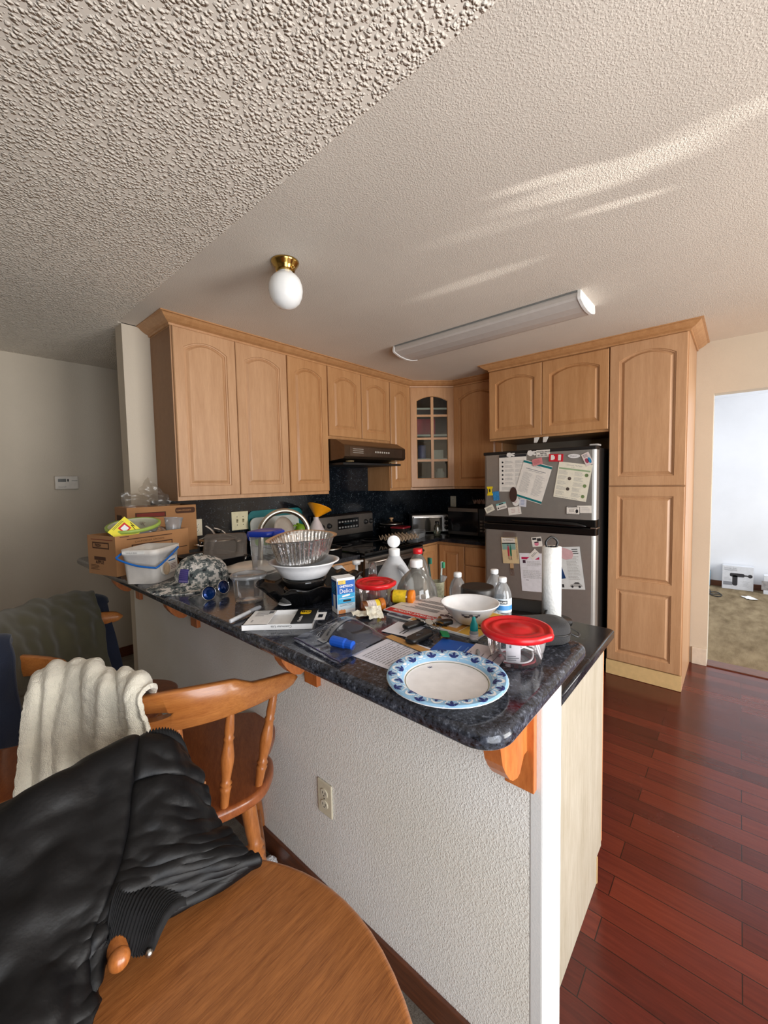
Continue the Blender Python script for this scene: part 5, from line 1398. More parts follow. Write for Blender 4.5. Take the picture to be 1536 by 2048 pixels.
key((-3.02, -2.185, .010), 2.2, ringm); key((-3.03, -2.20, .016), -.4, ringm, .5); key((-2.99, -2.195, .006), 2.4, ringm); key((-3.0, -2.215, .012), .6, pm('brass key', (180, 140, 70), .3, 1), .2); key((-3.03, -2.185, .014), 1.3, ringm, .3)
MB().prism(rrect(.032, .020, .003, 3), 0, .004, 0, off @ T(-3.052, -2.262, .004) @ RZ(.75) @ RX(.15)).build('key_tag', [pm('green tag', (22, 128, 72), .35)], t)
MB().loft([[(x, y, z) for x, y in rrect(.04 - e, .022 - e, .008, 4)] for e, z in ((.003, 0), (0, .003), (0, .010), (.003, .012))], 0, True, m=off @ T(-2.985, -2.222, .002) @ RZ(-.6)).build('key_fob', [blk_p], t)
# eye drops
t = thing('eye_drop_bottle', 'tiny eye drop bottle with a teal cap', 'bottle', (-3.0182, -2.3254, 1.0650))
MB().lathe([(0.0001, 0), (.0100, 0), (.0108, .002), (.0108, .021), (.0085, .026), (.005, .028)], 20).build('body', [clr_m], t)
MB().lathe([(.0109, .005), (.0109, .018)], 20, cap=False).build('label', [lab_w], t)
MB().lathe([(.0095, .026), (.0098, .028), (.0090, .040), (.0052, .050), (.0040, .058), (.0001, .060)], 20, wob=lambda f, z: 1 + .02 * math.cos(f * 40 * PI)).build('cap', [pm('teal cap', (0, 150, 150), .4)], t)
# black zip case
t = thing('zip_case', 'black fabric zip case behind the red-lidded tub', 'case', (-2.925, -2.440, BZ), -.75)
cf = fabric('black case fabric', (26, 25, 27), .75, 500, .4, .1)
def ovl(w, d, z): return rr3(w, d, d * .42, z, 0, 0, 8)
MB().loft([ovl(.150, .078, .001), ovl(.162, .090, .006), ovl(.165, .093, .024)], 0, True, True, True).build('lower_shell', [cf], t)
MB().loft([ovl(.165, .093, .026), ovl(.163, .091, .040), ovl(.150, .078, .050), ovl(.11, .045, .053)], 0, True, True, True).build('upper_shell', [cf], t)
MB().tube([(x, y, z) for x, y, z in ovl(.1665, .0945, .025)], .0018, 6, closed=True).build('zipper', [blk_p], t)
MB().tube(spl([(.080, .01, .026), (.098, .004, .022), (.112, -.006, .012), (.100, -.018, .010), (.082, -.012, .02)], 6), .003, 6, flat=.4).build('wrist_loop', [blk_p], t)
solo(MB().lathe([(0.0001, 0), (.004, .001), (.005, .012), (.0025, .022), (.0001, .026)], 12), 'lancet', [pm('grey lancet', (150, 150, 150), .4)], 'tiny grey lancet lying between eye drops and the red-lidded tub', 'lancet', (-3.0765, -2.3662, 1.0700), rot=(PI / 2, 0, -1.0))

# paper plate with a blue leaf border
t = thing('paper_plate', 'oval-looking white paper plate with a blue leaf border, front edge of the bar', 'paper plate', (-3.2392, -2.3862, 1.0665))
PR = .117
pp = [(0.0001, 0), (.078, 0), (.083, .002), (.090, .010), (.097, .0135), (.112, .0145), (.1165, .0125), (.1175, .0135), (.1125, .0160), (.0965, .0150), (.089, .0115), (.082, .0032), (.077, .0013), (0.0001, .0013)]
MB().lathe(pp, 96, wob=lambda f, z: 1 + (.0018 * math.cos(f * 96 * PI) if z > .009 else 0)).build('body', [pm('white plate paper', (236, 234, 234), .45)], t)
def rimz(r):
    K = [(.077, .0013), (.082, .0032), (.089, .0115), (.0965, .0150), (.1125, .0160), (.1175, .0135)]
    for (a, za), (c, zc) in zip(K, K[1:]):
        if a <= r <= c: return za + (zc - za) * (r - a) / (c - a)
    return K[0][1] if r < K[0][0] else K[-1][1]
def pol(a, r, dz=.0006): return V((r * math.cos(a), r * math.sin(a), rimz(r) + dz))
b = MB()
for i in range(96):
    a0, a1 = 2 * PI * i / 96, 2 * PI * (i + 1) / 96
    rs = [.0835, .0875, .092, .0965, .105, .1125, .1168]
    for r0, r1 in zip(rs, rs[1:]): b.add([pol(a0, r0), pol(a1, r0), pol(a1, r1), pol(a0, r1)], [(0, 1, 2, 3)], 0, True)
    b.add([pol(a0, .0800), pol(a1, .0800), pol(a1, .0813), pol(a0, .0813)], [(0, 1, 2, 3)], 3)
def leaf(ac, rc, dirn, L, W, mat, dz):
    """dirn: angle of the leaf relative to outward radial"""
    n_ = 5
    pts = []
    for k in range(n_ + 1): 
        f = k / n_; pts.append((f * L, W * math.sin(PI * f) ** .8))
    for k in range(n_ - 1, 0, -1):
        f = k / n_; pts.append((f * L, -W * math.sin(PI * f) ** .8))
    P = []
    for u_, v_ in pts:
        dr = u_ * math.cos(dirn) - v_ * math.sin(dirn); dt = u_ * math.sin(dirn) + v_ * math.cos(dirn)
        r = max(.0838, min(.1170, rc + dr)); P.append(pol(ac + dt / r, r, dz))
    b.add(P, [tuple(range(len(P)))], mat)
NM = 24
def strip(a0, a1, ra, rb, mat, dz):
    b.add([pol(a0, ra, dz), pol(a1, ra, dz), pol(a1, rb, dz), pol(a0, rb, dz)], [(0, 1, 2, 3)], mat)
for i in range(NM):
    a = 2 * PI * (i + .5) / NM; out = i % 2
    for k in range(12):
        for rad, wd, mt, dz in ((1.0, .0052, 1, .0008), (.62, .0035, 4, .0008)):
            q0, q1 = -1 + 2 * k / 12, -1 + 2 * (k + 1) / 12
            h0, h1 = .026 * rad * math.sqrt(max(0, 1 - q0 * q0)), .026 * rad * math.sqrt(max(0, 1 - q1 * q1))
            a0, a1 = a + q0 * .135 * rad, a + q1 * .135 * rad
            if out:
                strip(a0, a1, .0845 + max(h0 - wd, 0), .0845 + max(h0, .001), mt, dz + .0001 * out)
            else:
                strip(a0, a1, .1165 - max(h0, .001), .1165 - max(h0 - wd, 0), mt, dz)
    if out:
        for d_, W, L_2 in ((0, .0030, .0175), (.95, .0027, .0135), (-.95, .0027, .0135)): leaf(a, .0875, d_, L_2, W, 2, .0012)
    else:
        for d_, W, L_2 in ((PI, .0030, .0175), (PI + .95, .0027, .0135), (PI - .95, .0027, .0135)): leaf(a, .1145, d_, L_2, W, 2, .0012)
b.build('leaf_border', [pm('plate pale blue', (150, 196, 230), .45), pm('plate white print', (240, 242, 246), .45), pm('plate navy print', (22, 44, 112), .45), pm('plate olive line', (120, 124, 92), .5), pm('plate grey blue', (146, 168, 200), .45)], t)
b = MB().text('MM', .006, 0, T(.028, .058, .0018) @ RZ(-.7), align='CENTER', bold=.0002).quad(.024, .032, .0565, .0573, .0018, 0)
b.build('logo', [pm('plate navy print', (22, 44, 112), .45)], t)
# ---------------------------------------------------------------- counter behind the bar
chrome = pm('brushed nickel', (196, 188, 172), .22, 1, .04)
t = thing('faucet', 'brushed nickel gooseneck faucet arching above the peninsula sink', 'faucet', (-2.835, -1.085, CT))
MB().lathe([(.030, 0), (.030, .006), (.024, .012), (.022, .05), (.020, .055)], 28).build('base', [chrome], t)
P = [(0, 0, .05), (0, 0, .20), (.004, -.002, .28)]
dx, dy = .215, -.095
for k in range(1, 12):
    a = PI - PI * k / 11.5
    P.append((dx / 2 + dx / 2 * math.cos(a), (dy / 2 + dy / 2 * math.cos(a)), .305 + .115 * math.sin(a)))
P += [(dx, dy, .285)]
MB().tube(spl(P, 5), .0125, 16).build('spout', [chrome], t)
MB().tube([(dx, dy, .288), (dx, dy, .284)], .0135, 16).tube([(dx, dy, .283), (dx + .002, dy, .20)], [.0130, .0165], 16).build('spray_head', [chrome], t)
MB().tube([(0, -.02, .07), (.01, -.065, .095)], [.008, .006], 10).build('lever', [chrome], t)

def bottle(label, loc, prof, mat, cap=None, cap_m=None, lab=None, name='bottle', cat='bottle', n=36, wob=None):
    t = thing(name, label, cat, loc)
    MB().lathe(prof, n, cap=False, wob=wob).build('body', [mat], t)
    if cap: MB().lathe(cap, 24, wob=lambda f, z: 1 + .012 * math.cos(f * 48 * PI)).build('cap', [cap_m], t)
    if lab:
        b = MB(); lab(b); b.build('label', lab.mats, t)
    return t
# jugs
milk = clear('milky jug plastic', (240, 244, 248), .08, .9, .3, (232, 236, 242))
gal = [(0.0001, .002), (.066, .002), (.076, .012), (.078, .05), (.078, .125), (.076, .150), (.066, .185), (.045, .222), (.026, .250), (.020, .262), (.019, .285)]
t = bottle('milky gallon jug with its white flip cap open upright', (-2.66, -1.775, CT), gal, milk, name='water_jug', cat='jug')
MB().lathe([(.0215, .258), (.0225, .260), (.0225, .282), (.021, .285), (.012, .286)], 24).build('cap_ring', [white_p], t)
MB().lathe([(.0001, 0), (.024, 0), (.026, .002), (.026, .005), (.017, .006), (.016, .004), (.0001, .0045)], 32, m=T(.012, .012, .310) @ RZ(-2.45 + PI) @ RY(PI / 2 - .12)).build('flip_lid', [white_p], t)
MB().tube(spl([(-.03, -.05, .225), (-.03, -.085, .20), (-.03, -.088, .15), (-.03, -.07, .11)], 8), .011, 10).build('handle', [milk], t)
pet = clear('PET bottle', (236, 238, 236), .13, .22, .08, (200, 198, 192))
t = bottle('clear round jug with white cap, in front of the milky gallon jug', (-2.795, -1.985, CT), [(0.0001, .002), (.055, .002), (.066, .012), (.069, .06), (.072, .12), (.072, .155), (.066, .195), (.050, .225), (.030, .245), (.020, .253), (.0175, .258), (.0175, .266)], pet,
           [(.0205, .262), (.0212, .264), (.0212, .283), (.0195, .286), (0.0001, .2865)], white_p, name='juice_jug', cat='jug', wob=lambda f, z: 1 + .012 * math.cos(f * 12 * PI) * (.05 < z < .24))
bottle('clear jug with red cap, half hidden behind the white-capped round jug', (-2.530, -1.795, CT), [(0.0001, .002), (.042, .002), (.050, .012), (.050, .15), (.046, .185), (.034, .22), (.022, .238), (.0165, .246), (.0165, .252)], pet,
       [(.019, .249), (.020, .251), (.020, .268), (.0185, .27), (0.0001, .27)], red_p, name='juice_jug', cat='jug')
# water bottles
wb = [(0.0001, .006), (.010, .003), (.026, .002), (.031, .008), (.0315, .05), (.0300, .055), (.0315, .062), (.0315, .138), (.0312, .146), (.029, .156), (.023, .174), (.0155, .186), (.0125, .191), (.0125, .197)]
wcap = [(.0142, .192), (.0148, .194), (.0148, .206), (.0135, .208), (0.0001, .2085)]
pw = clear('water bottle plastic', (244, 246, 248), .13, .34, .12, (208, 210, 212))
def wlab(b):
    b.lathe([(.0319, .090), (.0319, .138)], 36, 0, cap=False)
    b.lathe([(.0321, .098), (.0321, .114)], 36, 1, cap=False)
    n_ = 14
    a0 = math.atan2(-2.81 + 2.18, -3.90 + 2.56)
    rows = [[(.0324 * math.cos(a0 - .55 + 1.1 * i / n_), .0324 * math.sin(a0 - .55 + 1.1 * i / n_), z) for i in range(n_ + 1)] for z in (.120, .133)]
    b.loft(rows, 2, True, False, False, closed=False)
    b2 = MB().text('KIRKLAND', .0095, 3, bold=.0003)
    w_ = max(p.x for p in b2.v)
    b.add([(.0327 * math.cos(a0 - .46 + .92 * p.x / w_), .0327 * math.sin(a0 - .46 + .92 * p.x / w_), .1228 + p.y) for p in b2.v], b2.f, 3)
wlab.mats = [pm('water label white', (214, 226, 236), .4), pm('water label blue', (70, 140, 204), .4), ink_d, paper_w]
bottle('water bottle with blue label, nearest of the three, by the black case', (-2.557, -2.185, CT), wb, pw, wcap, white_p, wlab, 'water_bottle', 'water bottle')
bottle('plain water bottle just behind and right of the black-lidded jar', (-2.455, -2.105, CT), wb, pw, wcap, white_p, None, 'water_bottle', 'water bottle')
bottle('water bottle standing alone left of the black-lidded jar', (-2.585, -2.02, CT), wb, pw, wcap, white_p, None, 'water_bottle', 'water bottle')
t = bottle('large clear jar with a wide black lid behind the flowered bowl', (-2.70, -2.165, CT), [(0.0001, .002), (.046, .002), (.050, .010), (.050, .15), (.046, .17)], clr_s, [(.0525, .168), (.0545, .170), (.0545, .198), (.0515, .2035), (.047, .2025), (0.0001, .2015)], pm('black jar lid', (30, 27, 25), .4, 0, .1), None, 'jar', 'jar')
# black pan under the bottles
t = thing('baking_pan', 'black rectangular baking pan behind the water bottles', 'pan', (-2.36, -2.135, CT), .25)
MB().loft([rr3(.17, .22, .02, .001, 0, 0), rr3(.20, .25, .025, .045, 0, 0), rr3(.215, .265, .03, .047, 0, 0), rr3(.215, .265, .03, .050, 0, 0), rr3(.196, .246, .025, .046, 0, 0), rr3(.166, .216, .02, .004, 0, 0)], 0, True, True, True).build('body', [blk_p], t)
# paper towel
t = thing('paper_towel_roll', 'thin white paper towel roll on an upright holder with black loop', 'paper towel', (-2.30, -2.268, CT))
MB().lathe([(.0, 0), (.075, 0), (.075, .006), (.02, .009), (.0, .009)], 32).build('base', [blk_p], t)
tow, nt, b = nodes('embossed paper towel')
nt.links.new(ramp(nt, noisetex(nt, coords(nt), 80), [(.3, lin((236, 236, 232))), (.7, lin((246, 246, 243)))]), b.inputs['Base Color']); b.inputs['Roughness'].default_value = .95
v = N(nt, 'ShaderNodeTexVoronoi'); v.inputs['Scale'].default_value = 130; nt.links.new(coords(nt), v.inputs['Vector'])
bump(nt, b, v.outputs['Distance'], .3, .002)
MB().lathe([(.019, .011), (.0355, .011), (.0355, .290), (.019, .290)], 40, cap=False).build('roll', [tow], t)
MB().tube(spl([(-.013, .013, .288), (-.016, .016, .31), (0, 0, .328), (.016, -.016, .31), (.013, -.013, .288)], 8), .0045, 10).tube([(0, 0, .01), (0, 0, .293)], .006, 8).build('holder', [blk_p], t)
# toothbrush cup
t = thing('toothbrush_cup', 'pale patterned cup holding two toothbrushes, behind the clear jug', 'cup', (-2.395, -1.80, CT))
MB().lathe([(0.0001, .002), (.026, .002), (.030, .01), (.033, .10), (.034, .104), (.031, .104), (.028, .012), (0.0001, .006)], 28).build('body', [pm('green grey marbled cup', (168, 166, 140), .4, 0, .4, 60)], t)
for i, (lb, a, c1_, c2_) in enumerate((('toothbrush with dark green and black head, left one in the cup', (-.012, .018, .02), (20, 60, 52), (26, 110, 92)), ('toothbrush with a light green head, right one in the cup', (.012, -.004, .02), (196, 206, 200), (60, 150, 110)))):
    t2 = thing('toothbrush', lb, 'toothbrush', (-2.395, -1.80, CT))
    e = (-.020, .030, .185) if i == 0 else (.020, -.012, .165)
    A = V(a); B_ = V(e)
    MB().tube([A, A.lerp(B_, .5), B_], [.005, .006, .0035], 8).build('handle', [pm('brush handle %d' % i, c1_, .4)], t2)
    m = T(*B_)
    MB().box(-.006, .006, -.005, .003, -.004, .026, bev=.002, m=m).build('head', [pm('brush handle %d' % i, c1_, .4)], t2)
    MB().box(-.0055, .0055, -.014, -.005, -.002, .024, m=m).build('bristles', [pm('bristle green %d' % i, c2_, .8)], t2)
solo(MB().lathe([(0.0001, 0), (.010, 0), (.009, .03), (.016, .055), (.016, .06)], 16), 'toothpaste_tube', [clr_f], 'clear plastic tube standing in the toothbrush cup', 'tube', (-2.385, -1.812, CT + .07), rot=(.15, .2, 0))
# soap pumps and bottles around the sink
def pump(label, loc, h, r, mat):
    t = thing('soap_pump', label, 'soap dispenser', loc)
    MB().lathe([(0.0001, 0), (r, 0), (r, h * .55), (r * .8, h * .68), (r * .4, h * .72)], 24).build('body', [mat], t)
    MB().lathe([(r * .5, h * .71), (r * .5, h * .79), (r * .28, h * .80), (r * .2, h * .82), (r * .2, h * .92), (r * .55, h * .93), (r * .6, h), (0.0001, h * 1.01)], 20).box(-.004, .038, -.004, .004, h * .955, h * .99, bev=.002).build('pump', [white_p], t)
pump('white pump dispenser between foil pan and milky jug', (-2.705, -1.605, CT), .225, .03, clr_m)
bottle('milky plastic bottle half hidden behind the foil pan', (-2.79, -1.585, CT), [(0.0001, 0), (.035, .002), (.038, .01), (.038, .16), (.028, .20), (.016, .215), (0.0001, .216)], milk)
t = bottle('red liquid bottle with clear cap behind the first red-lidded tub', (-2.815, -1.80, CT), [(0.0001, 0), (.024, .002), (.026, .01), (.026, .19), (.013, .215), (.0001, .216)], amber if 0 else clear('red liquid', (236, 60, 44), .14, .4, .1, (226, 50, 36)))
MB().lathe([(.015, .214), (.0155, .216), (.0135, .256), (0.0001, .257)], 20).build('cap', [clr], t)
# pots and drying dishes left of the sink
def pot(label, loc, r, h, mat, lid=None, knob=None, name='pot', handles=True, rz=0):
    t = thing(name, label, 'pot', loc, rz)
    MB().lathe([(0.0001, 0), (r * .94, 0), (r, .006), (r, h), (r * 1.03, h + .002), (r * 1.03, h + .004), (r * .97, h + .004), (r * .96, .006), (0.0001, .004)], 48).build('body', [mat], t)
    if handles:
        for s in (-1, 1):
            MB().tube(spl([(s * r, -.03, h - .02), (s * (r + .03), -.028, h - .018), (s * (r + .03), .028, h - .018), (s * r, .03, h - .02)], 6), .006, 8).build('handle', [mat], t)
    if lid:
        l = MB().lathe([(r * 1.02, h + .005), (r * .98, h + .010), (r * .6, h + .026), (r * .2, h + .036), (0.0001, h + .038)], 40, cap=False).build('lid', [lid], t)
        MB().lathe([(r * 1.03, h + .004), (r * 1.03, h + .010), (r * .97, h + .012)], 40, cap=False).build('lid_rim', [st_m], l)
        MB().lathe([(.010, h + .036), (.012, h + .044), (.022, h + .052), (.022, h + .060), (0.0001, h + .064)], 20).build('lid_knob', [knob or blk_p], l)
    return t
steel_p = pm('polished pot steel', (190, 186, 182), .16, 1, .04)
pot('stainless pot with a dark lid on the counter behind the cardboard box', (-2.70, -.40, CT), .105, .215, steel_p, pm('dark glass lid', (34, 32, 32), .1), None, 'stock_pot')
wh = pm('white utensil plastic', (226, 214, 202), .4)
for lb, P in (('white curved spatula handle leaning out behind the clear food lid', [(-2.7353, -0.3200, 1.2052), (-2.7100, -0.3500, 1.1733), (-2.6864, -0.3800, 1.1041)]), ('second white spatula handle, broader, leaning behind the clear food lid', [(-2.6948, -0.3400, 1.1899), (-2.6505, -0.3600, 1.1677), (-2.6070, -0.3800, 1.1068)])):
    o = solo(MB().tube(spl([V(p) - V(P[0]) for p in P], 6), .010, 8, flat=.35), 'spatula', [wh], lb, 'utensil', P[0])
# dish rack with boards and dishes
t = thing('dish_rack', 'black wire dish rack on the sink-wall counter', 'dish rack', (-2.06, -.25, CT))
b = MB()
for z in (.02, .10):
    b.tube([(-.24, -.17, z), (.24, -.17, z), (.24, .17, z), (-.24, .17, z)], .004, 6, closed=True)
b.build('rim', [blk_p], t)
b = MB()
for i in range(13): b.tube([(-.23 + i * .038, -.17, .10), (-.23 + i * .038, -.17, .02), (-.23 + i * .038, .17, .02), (-.23 + i * .038, .17, .10)], .002, 5)
b.build('wires', [blk_p], t)
def board(w, h, r): return MB().loft([[(x, y, z) for x, y in rrect(w, h, r, 6)] for z in (-.004, .004)], 0, False)
teal = pm('teal cutting board', (0, 108, 112), .45)
solo(board(.50, .33, .05), 'cutting_board', [teal], 'teal cutting board leaning on the backsplash, rearmost', 'cutting board', (-2.03, -.045, CT + .185), rot=(PI / 2 - .10, 0, 0))
t = thing('cutting_board', 'white and green cutting board leaning in front of the teal board', 'cutting board', (-2.07, -.085, CT + .155), rot=(PI / 2 - .10, 0, 0))
board(.44, .29, .05).build('board', [pm('white board plastic', (186, 190, 184), .4)], t)
MB().loft([[(x, y, z) for x, y in rrect(.40, .10, .04, 6, 0, -.02)] for z in (.0042, .0055)], 0, False).build('grip_band', [pm('lime board grip', (126, 160, 40), .5)], t)
solo(MB().lathe([(0.0001, 0), (.06, 0), (.07, .003), (.105, .014), (.106, .016), (.068, .007), (0.0001, .004)], 40), 'plate', [pm('beige stoneware', (170, 160, 148), .3)], 'beige plate standing on edge in the dish rack', 'plate', (-2.1592, -0.3000, 1.1117), rot=(PI / 2 - .2, 0, .25))
t = thing('mug', 'green plastic mug hanging in the dish rack behind the plate', 'mug', (-1.9463, -0.2200, 1.0918), 0, None, (.2, .25, 0))
MB().lathe([(0.0001, -.05), (.036, -.05), (.042, .045), (.039, .045), (.033, -.045), (0.0001, -.045)], 28).build('body', [pm('lime green plastic', (110, 146, 24), .4)], t)
MB().tube(spl([(-.040, 0, .03), (-.066, 0, .025), (-.066, 0, -.02), (-.038, 0, -.03)], 6), .006, 8).build('handle', [pm('lime green plastic', (110, 146, 24), .4)], t)
t = bottle('teal dish soap bottle with a chrome cap below the faucet arch', (-2.165, -.475, CT), [(0.0001, 0), (.034, .002), (.036, .01), (.034, .12), (.022, .148), (.018, .15)], pm('teal soap', (22, 104, 116), .2), [(.019, .148), (.0195, .15), (.0195, .185), (.018, .187), (0.0001, .187)], chrome)
t = bottle('white tapered jug under the orange funnel', (-1.7816, -.22, CT), [(0.0001, 0), (.10, .002), (.105, .01), (.10, .06), (.075, .14), (.040, .225), (.022, .255), (.020, .275)], pm('off white bottle', (206, 196, 196), .4), name='detergent_jug', cat='jug')
MB().tube(spl([(.0, -.080, .14), (.0, -.115, .12), (.0, -.125, .07), (.0, -.104, .05)], 6), .010, 8).build('handle', [pm('off white bottle', (206, 196, 196), .4)], t)
t = thing('funnel', 'orange plastic funnel stuck in the white tapered jug', 'funnel', V((-1.7816, -.22, CT)) + V((.0, 0, .268)), 0, None, (.0, .42, 0))
MB().lathe([(.010, -.03), (.012, .005), (.018, .012), (.098, .092), (.101, .095), (.100, .097), (.096, .094), (.015, .014), (.009, .006), (.008, -.03)], 40, cap=False).build('cone', [pm('orange funnel plastic', (240, 156, 16), .4)], t)
# things on and near the range
gl_l = clear('glass pot lid', (200, 200, 200), .2, .06, .03, (90, 90, 90))
pot('black frying pan with glass lid on the counter just left of the range', (-1.8907, -.48, CT), .105, .055, pm('black pan', (18, 18, 19), .3), gl_l, blk_p, 'frying_pan', False)
pot('black stock pot with wooden lid knob on the corner counter right of the range backguard', (-0.7771, -.17, CT), .115, .125, pm('black pot enamel', (18, 17, 18), .25), gl_l, pm('wood knob', (190, 150, 110), .4), 'stock_pot')
pt = pm('moulded pulp', (150, 130, 108), .95, 0, .08)
def egg_flat(n_, m_, s=.048):
    b = MB(); K = 8; rows = []
    for j in range(m_ * K + 1):
        rows.append([((i / K - n_ / 2) * s, (j / K - m_ / 2) * s, .010 + .014 * math.cos(2 * PI * i / K) * math.cos(2 * PI * j / K) + .008 * (math.cos(2 * PI * i / K) + math.cos(2 * PI * j / K))) for i in range(n_ * K + 1)])
    return b.grid(rows)
solo(egg_flat(6, 5), 'egg_tray', [pt], 'grey moulded egg tray on the front of the cooktop', 'egg tray', (-1.10, -.535, .9178 + .028), .05, solid=.003)
t = thing('food_container', 'clear food container with dark red lid in front of the black stock pot', 'food container', (-.83, -.33, CT), .2)
MB().loft([rr3(.13, .13, .02, .001, 0, 0), rr3(.15, .15, .02, .10, 0, 0)], 0, True, True, False).build('tub', [clr_s], t)
MB().loft([rr3(.155, .155, .02, .098, 0, 0), rr3(.158, .158, .02, .112, 0, 0), rr3(.14, .14, .02, .114, 0, 0)], 0, True, True, True).build('lid', [pm('dark red lid', (120, 24, 34), .4)], t)
t = thing('egg_carton', 'clear plastic egg carton on the corner counter by the cooktop edge', 'egg carton', (-.745, -.46, CT), .25)
MB().loft([rr3(.20, .10, .01, .001, 0, 0), rr3(.22, .115, .015, .05, 0, 0)], 0, True, True, False).build('tray', [clr_f], t)
MB().loft([rr3(.224, .118, .015, .050, 0, 0), rr3(.21, .105, .015, .075, 0, 0)], 0, True, False, True).build('lid', [clr], t)
t = bottle('small glass bottle with a dark cap in front of the toaster oven', (-.56, -.575, CT), [(0.0001, 0), (.030, .002), (.033, .008), (.033, .09), (.026, .112), (.016, .120), (.016, .13)], clear('green glass', (170, 176, 160), .2, .2, .04, (110, 112, 96)), [(.0185, .128), (.019, .13), (.019, .152), (0.0001, .153)], blk_p)
t = thing('egg_tray', 'pinkish egg tray full of pulp peaks on top of the microwave', 'egg tray', (-.20, -.93, CT + .286 + .028), .02)
egg_flat(3, 5).build('tray', [pm('pink pulp', (176, 150, 140), .95)], t, solid=.003)
# what stands in the glass corner cabinet
g = [('box', 'dark red box', MB().box(-.15, .055, -.05, .05, 0, .17, bev=.003), pm('red carton', (196, 34, 54), .5), 'dark red box on the middle shelf of the glass cabinet', (-.35, -.35, 1.922)),
     ('mug', '', MB().lathe([(0.0001, 0), (.04, 0), (.042, .004), (.042, .14), (.039, .14), (.038, .006), (0.0001, .005)], 28), pm('dusty blue ceramic', (110, 118, 176), .4), 'tall dusty blue cup in the glass cabinet under the red box', (-.435, -.315, 1.682)),
     ('jar', '', MB().lathe([(0.0001, 0), (.045, 0), (.047, .01), (.047, .15), (.035, .165), (.035, .19), (0.0001, .19)], 28), pm('white jar', (206, 204, 196), .4), 'white lidded jar at the bottom right of the glass cabinet', (-.315, -.455, 1.39)),
     ('canister', '', MB().lathe([(0.0001, 0), (.04, 0), (.04, .11), (0.0001, .112)], 28), pm('grey canister', (120, 118, 112), .4), 'grey canister at the bottom left of the glass cabinet', (-.455, -.315, 1.39)),
     ('carton', '', MB().box(-.05, .05, -.03, .03, 0, .09, bev=.002), pm('white carton', (214, 210, 200), .5), 'white carton beside the blue cup in the glass cabinet', (-.315, -.435, 1.682))]
for nm, _, mb, mt, lb, loc in g: solo(mb, nm, [mt], lb, nm, loc, -PI / 4)
# ---------------------------------------------------------------- beyond the doorway
t = thing('massager_box', 'white product box with a black massage gun picture, on the bedroom carpet', 'box', (2.885, -2.82, .0045))
MB().box(-.055, .055, -.15, .15, 0, .298, bev=.003).build('body', [pm('white glossy carton', (222, 224, 230), .35)], t)
m = frame((-.0556, .15, 0), (0, -1, 0), (0, 0, 1))
b = MB().prism(rrect(.14, .045, .015, 4, .145, .185), 0, .0004, 0, m).prism(rrect(.05, .13, .018, 4, .125, .115), 0, .0004, 0, m).prism(rrect(.05, .016, .006, 3, .235, .185), 0, .0004, 0, m).prism(circ(.022, 20, .268, .183), 0, .0005, 0, m).quad(.012, .10, .05, .095, .0003, 1, m)
b.text('Massage Gun', .022, 1, m @ T(.02, .262, .0003)).lines(.02, .16, .235, .255, 2, 1, m).lines(.02, .09, .11, .15, 4, 1, m, th=.15).lines(.20, .27, .04, .12, 5, 1, m, th=.12)
b.build('print', [pm('graphite print', (48, 48, 54), .5), pm('pale grey print', (140, 142, 150), .5)], t)
t = thing('carton', 'white carton at the frame edge on the bedroom carpet', 'box', (2.82, -3.14, .0045))
MB().box(-.06, .06, -.11, .08, 0, .225, bev=.003).build('body', [pm('white glossy carton', (222, 224, 230), .35)], t)
MB().quad(-.10, .07, .05, .16, 0, 0, frame((-.0606, 0, 0), (0, -1, 0), (0, 0, 1))).build('print', [pm('carton grey picture', (150, 146, 146), .5, var=.3)], t)
solo(MB().tube(spl([(.2, .05, .006), (.05, .03, .006), (-.10, .02, .008), (-.16, -.05, .008), (-.06, -.08, .008), (.05, -.03, .012), (.02, .03, .010), (-.08, .06, .008), (-.02, -.06, .008)], 8), .006, 7), 'power_cord', [blk_p], 'loose black power cord coiled on the bedroom carpet by the door jamb', 'cord', (2.45, -2.60, .004))
t = bottle('blue bottle partly hidden by the door jamb in the bedroom', (2.88, -2.50, .0045), [(0.0001, 0), (.045, 0), (.05, .01), (.05, .2), (.02, .25), (.02, .28), (0.0001, .28)], pm('sky blue bottle', (90, 160, 196), .3))
solo(wrapper(.15, .09, 21), 'paper_scrap', [tis], 'white scrap of paper on the bedroom carpet before the boxes', 'paper scrap', (2.42, -2.93, .006), .5, solid=.001)
# ---------------------------------------------------------------- papers and magnets on the refrigerator
FXP = -.7905
def fsheet(name, label, cat, TL, TR, BL, mats, draw=None, th=.0008, group=None, dx=0, shape=None):
    o_ = V((FXP - dx, BL[0], BL[1])); x = V((0, TR[0] - TL[0], TR[1] - TL[1])); y = V((0, TL[0] - BL[0], TL[1] - BL[1]))
    W, Hh = x.length, y.length
    m = frame(o_, x, y)
    b = MB()
    if shape: b.prism(shape(W, Hh), 0, th)
    else: b.box(0, W, 0, Hh, 0, th)
    if draw: draw(b, W, Hh, T(0, 0, th + .0002))
    o = b.build(name, mats); o.matrix_world = m
    return tag(o, label, cat, group)
fp = pm('fridge paper', (228, 224, 216), .7); fp2 = pm('fridge paper warm', (228, 224, 206), .7)
teal_i = pm('teal print', (0, 112, 116), .6); grn_i = pm('sage print', (150, 172, 136), .6)
def d(b, W, H, m):
    b.quad(0, W, H * .93, H, 0, 2, m)
    for k in range(6):
        y = H * (.80 - k * .115)
        b.prism(circ(W * .035, 10, W * .13, y), 0, .0003, 2, m); b.lines(W * .22, W * .56, y - H * .035, y + H * .035, 3, 1, m, words=True); b.lines(W * .60, W * .95, y - H * .045, y + H * .045, 4, 1, m, words=True)
    b.lines(W * .1, W * .9, H * .03, H * .12, 3, 1, m)
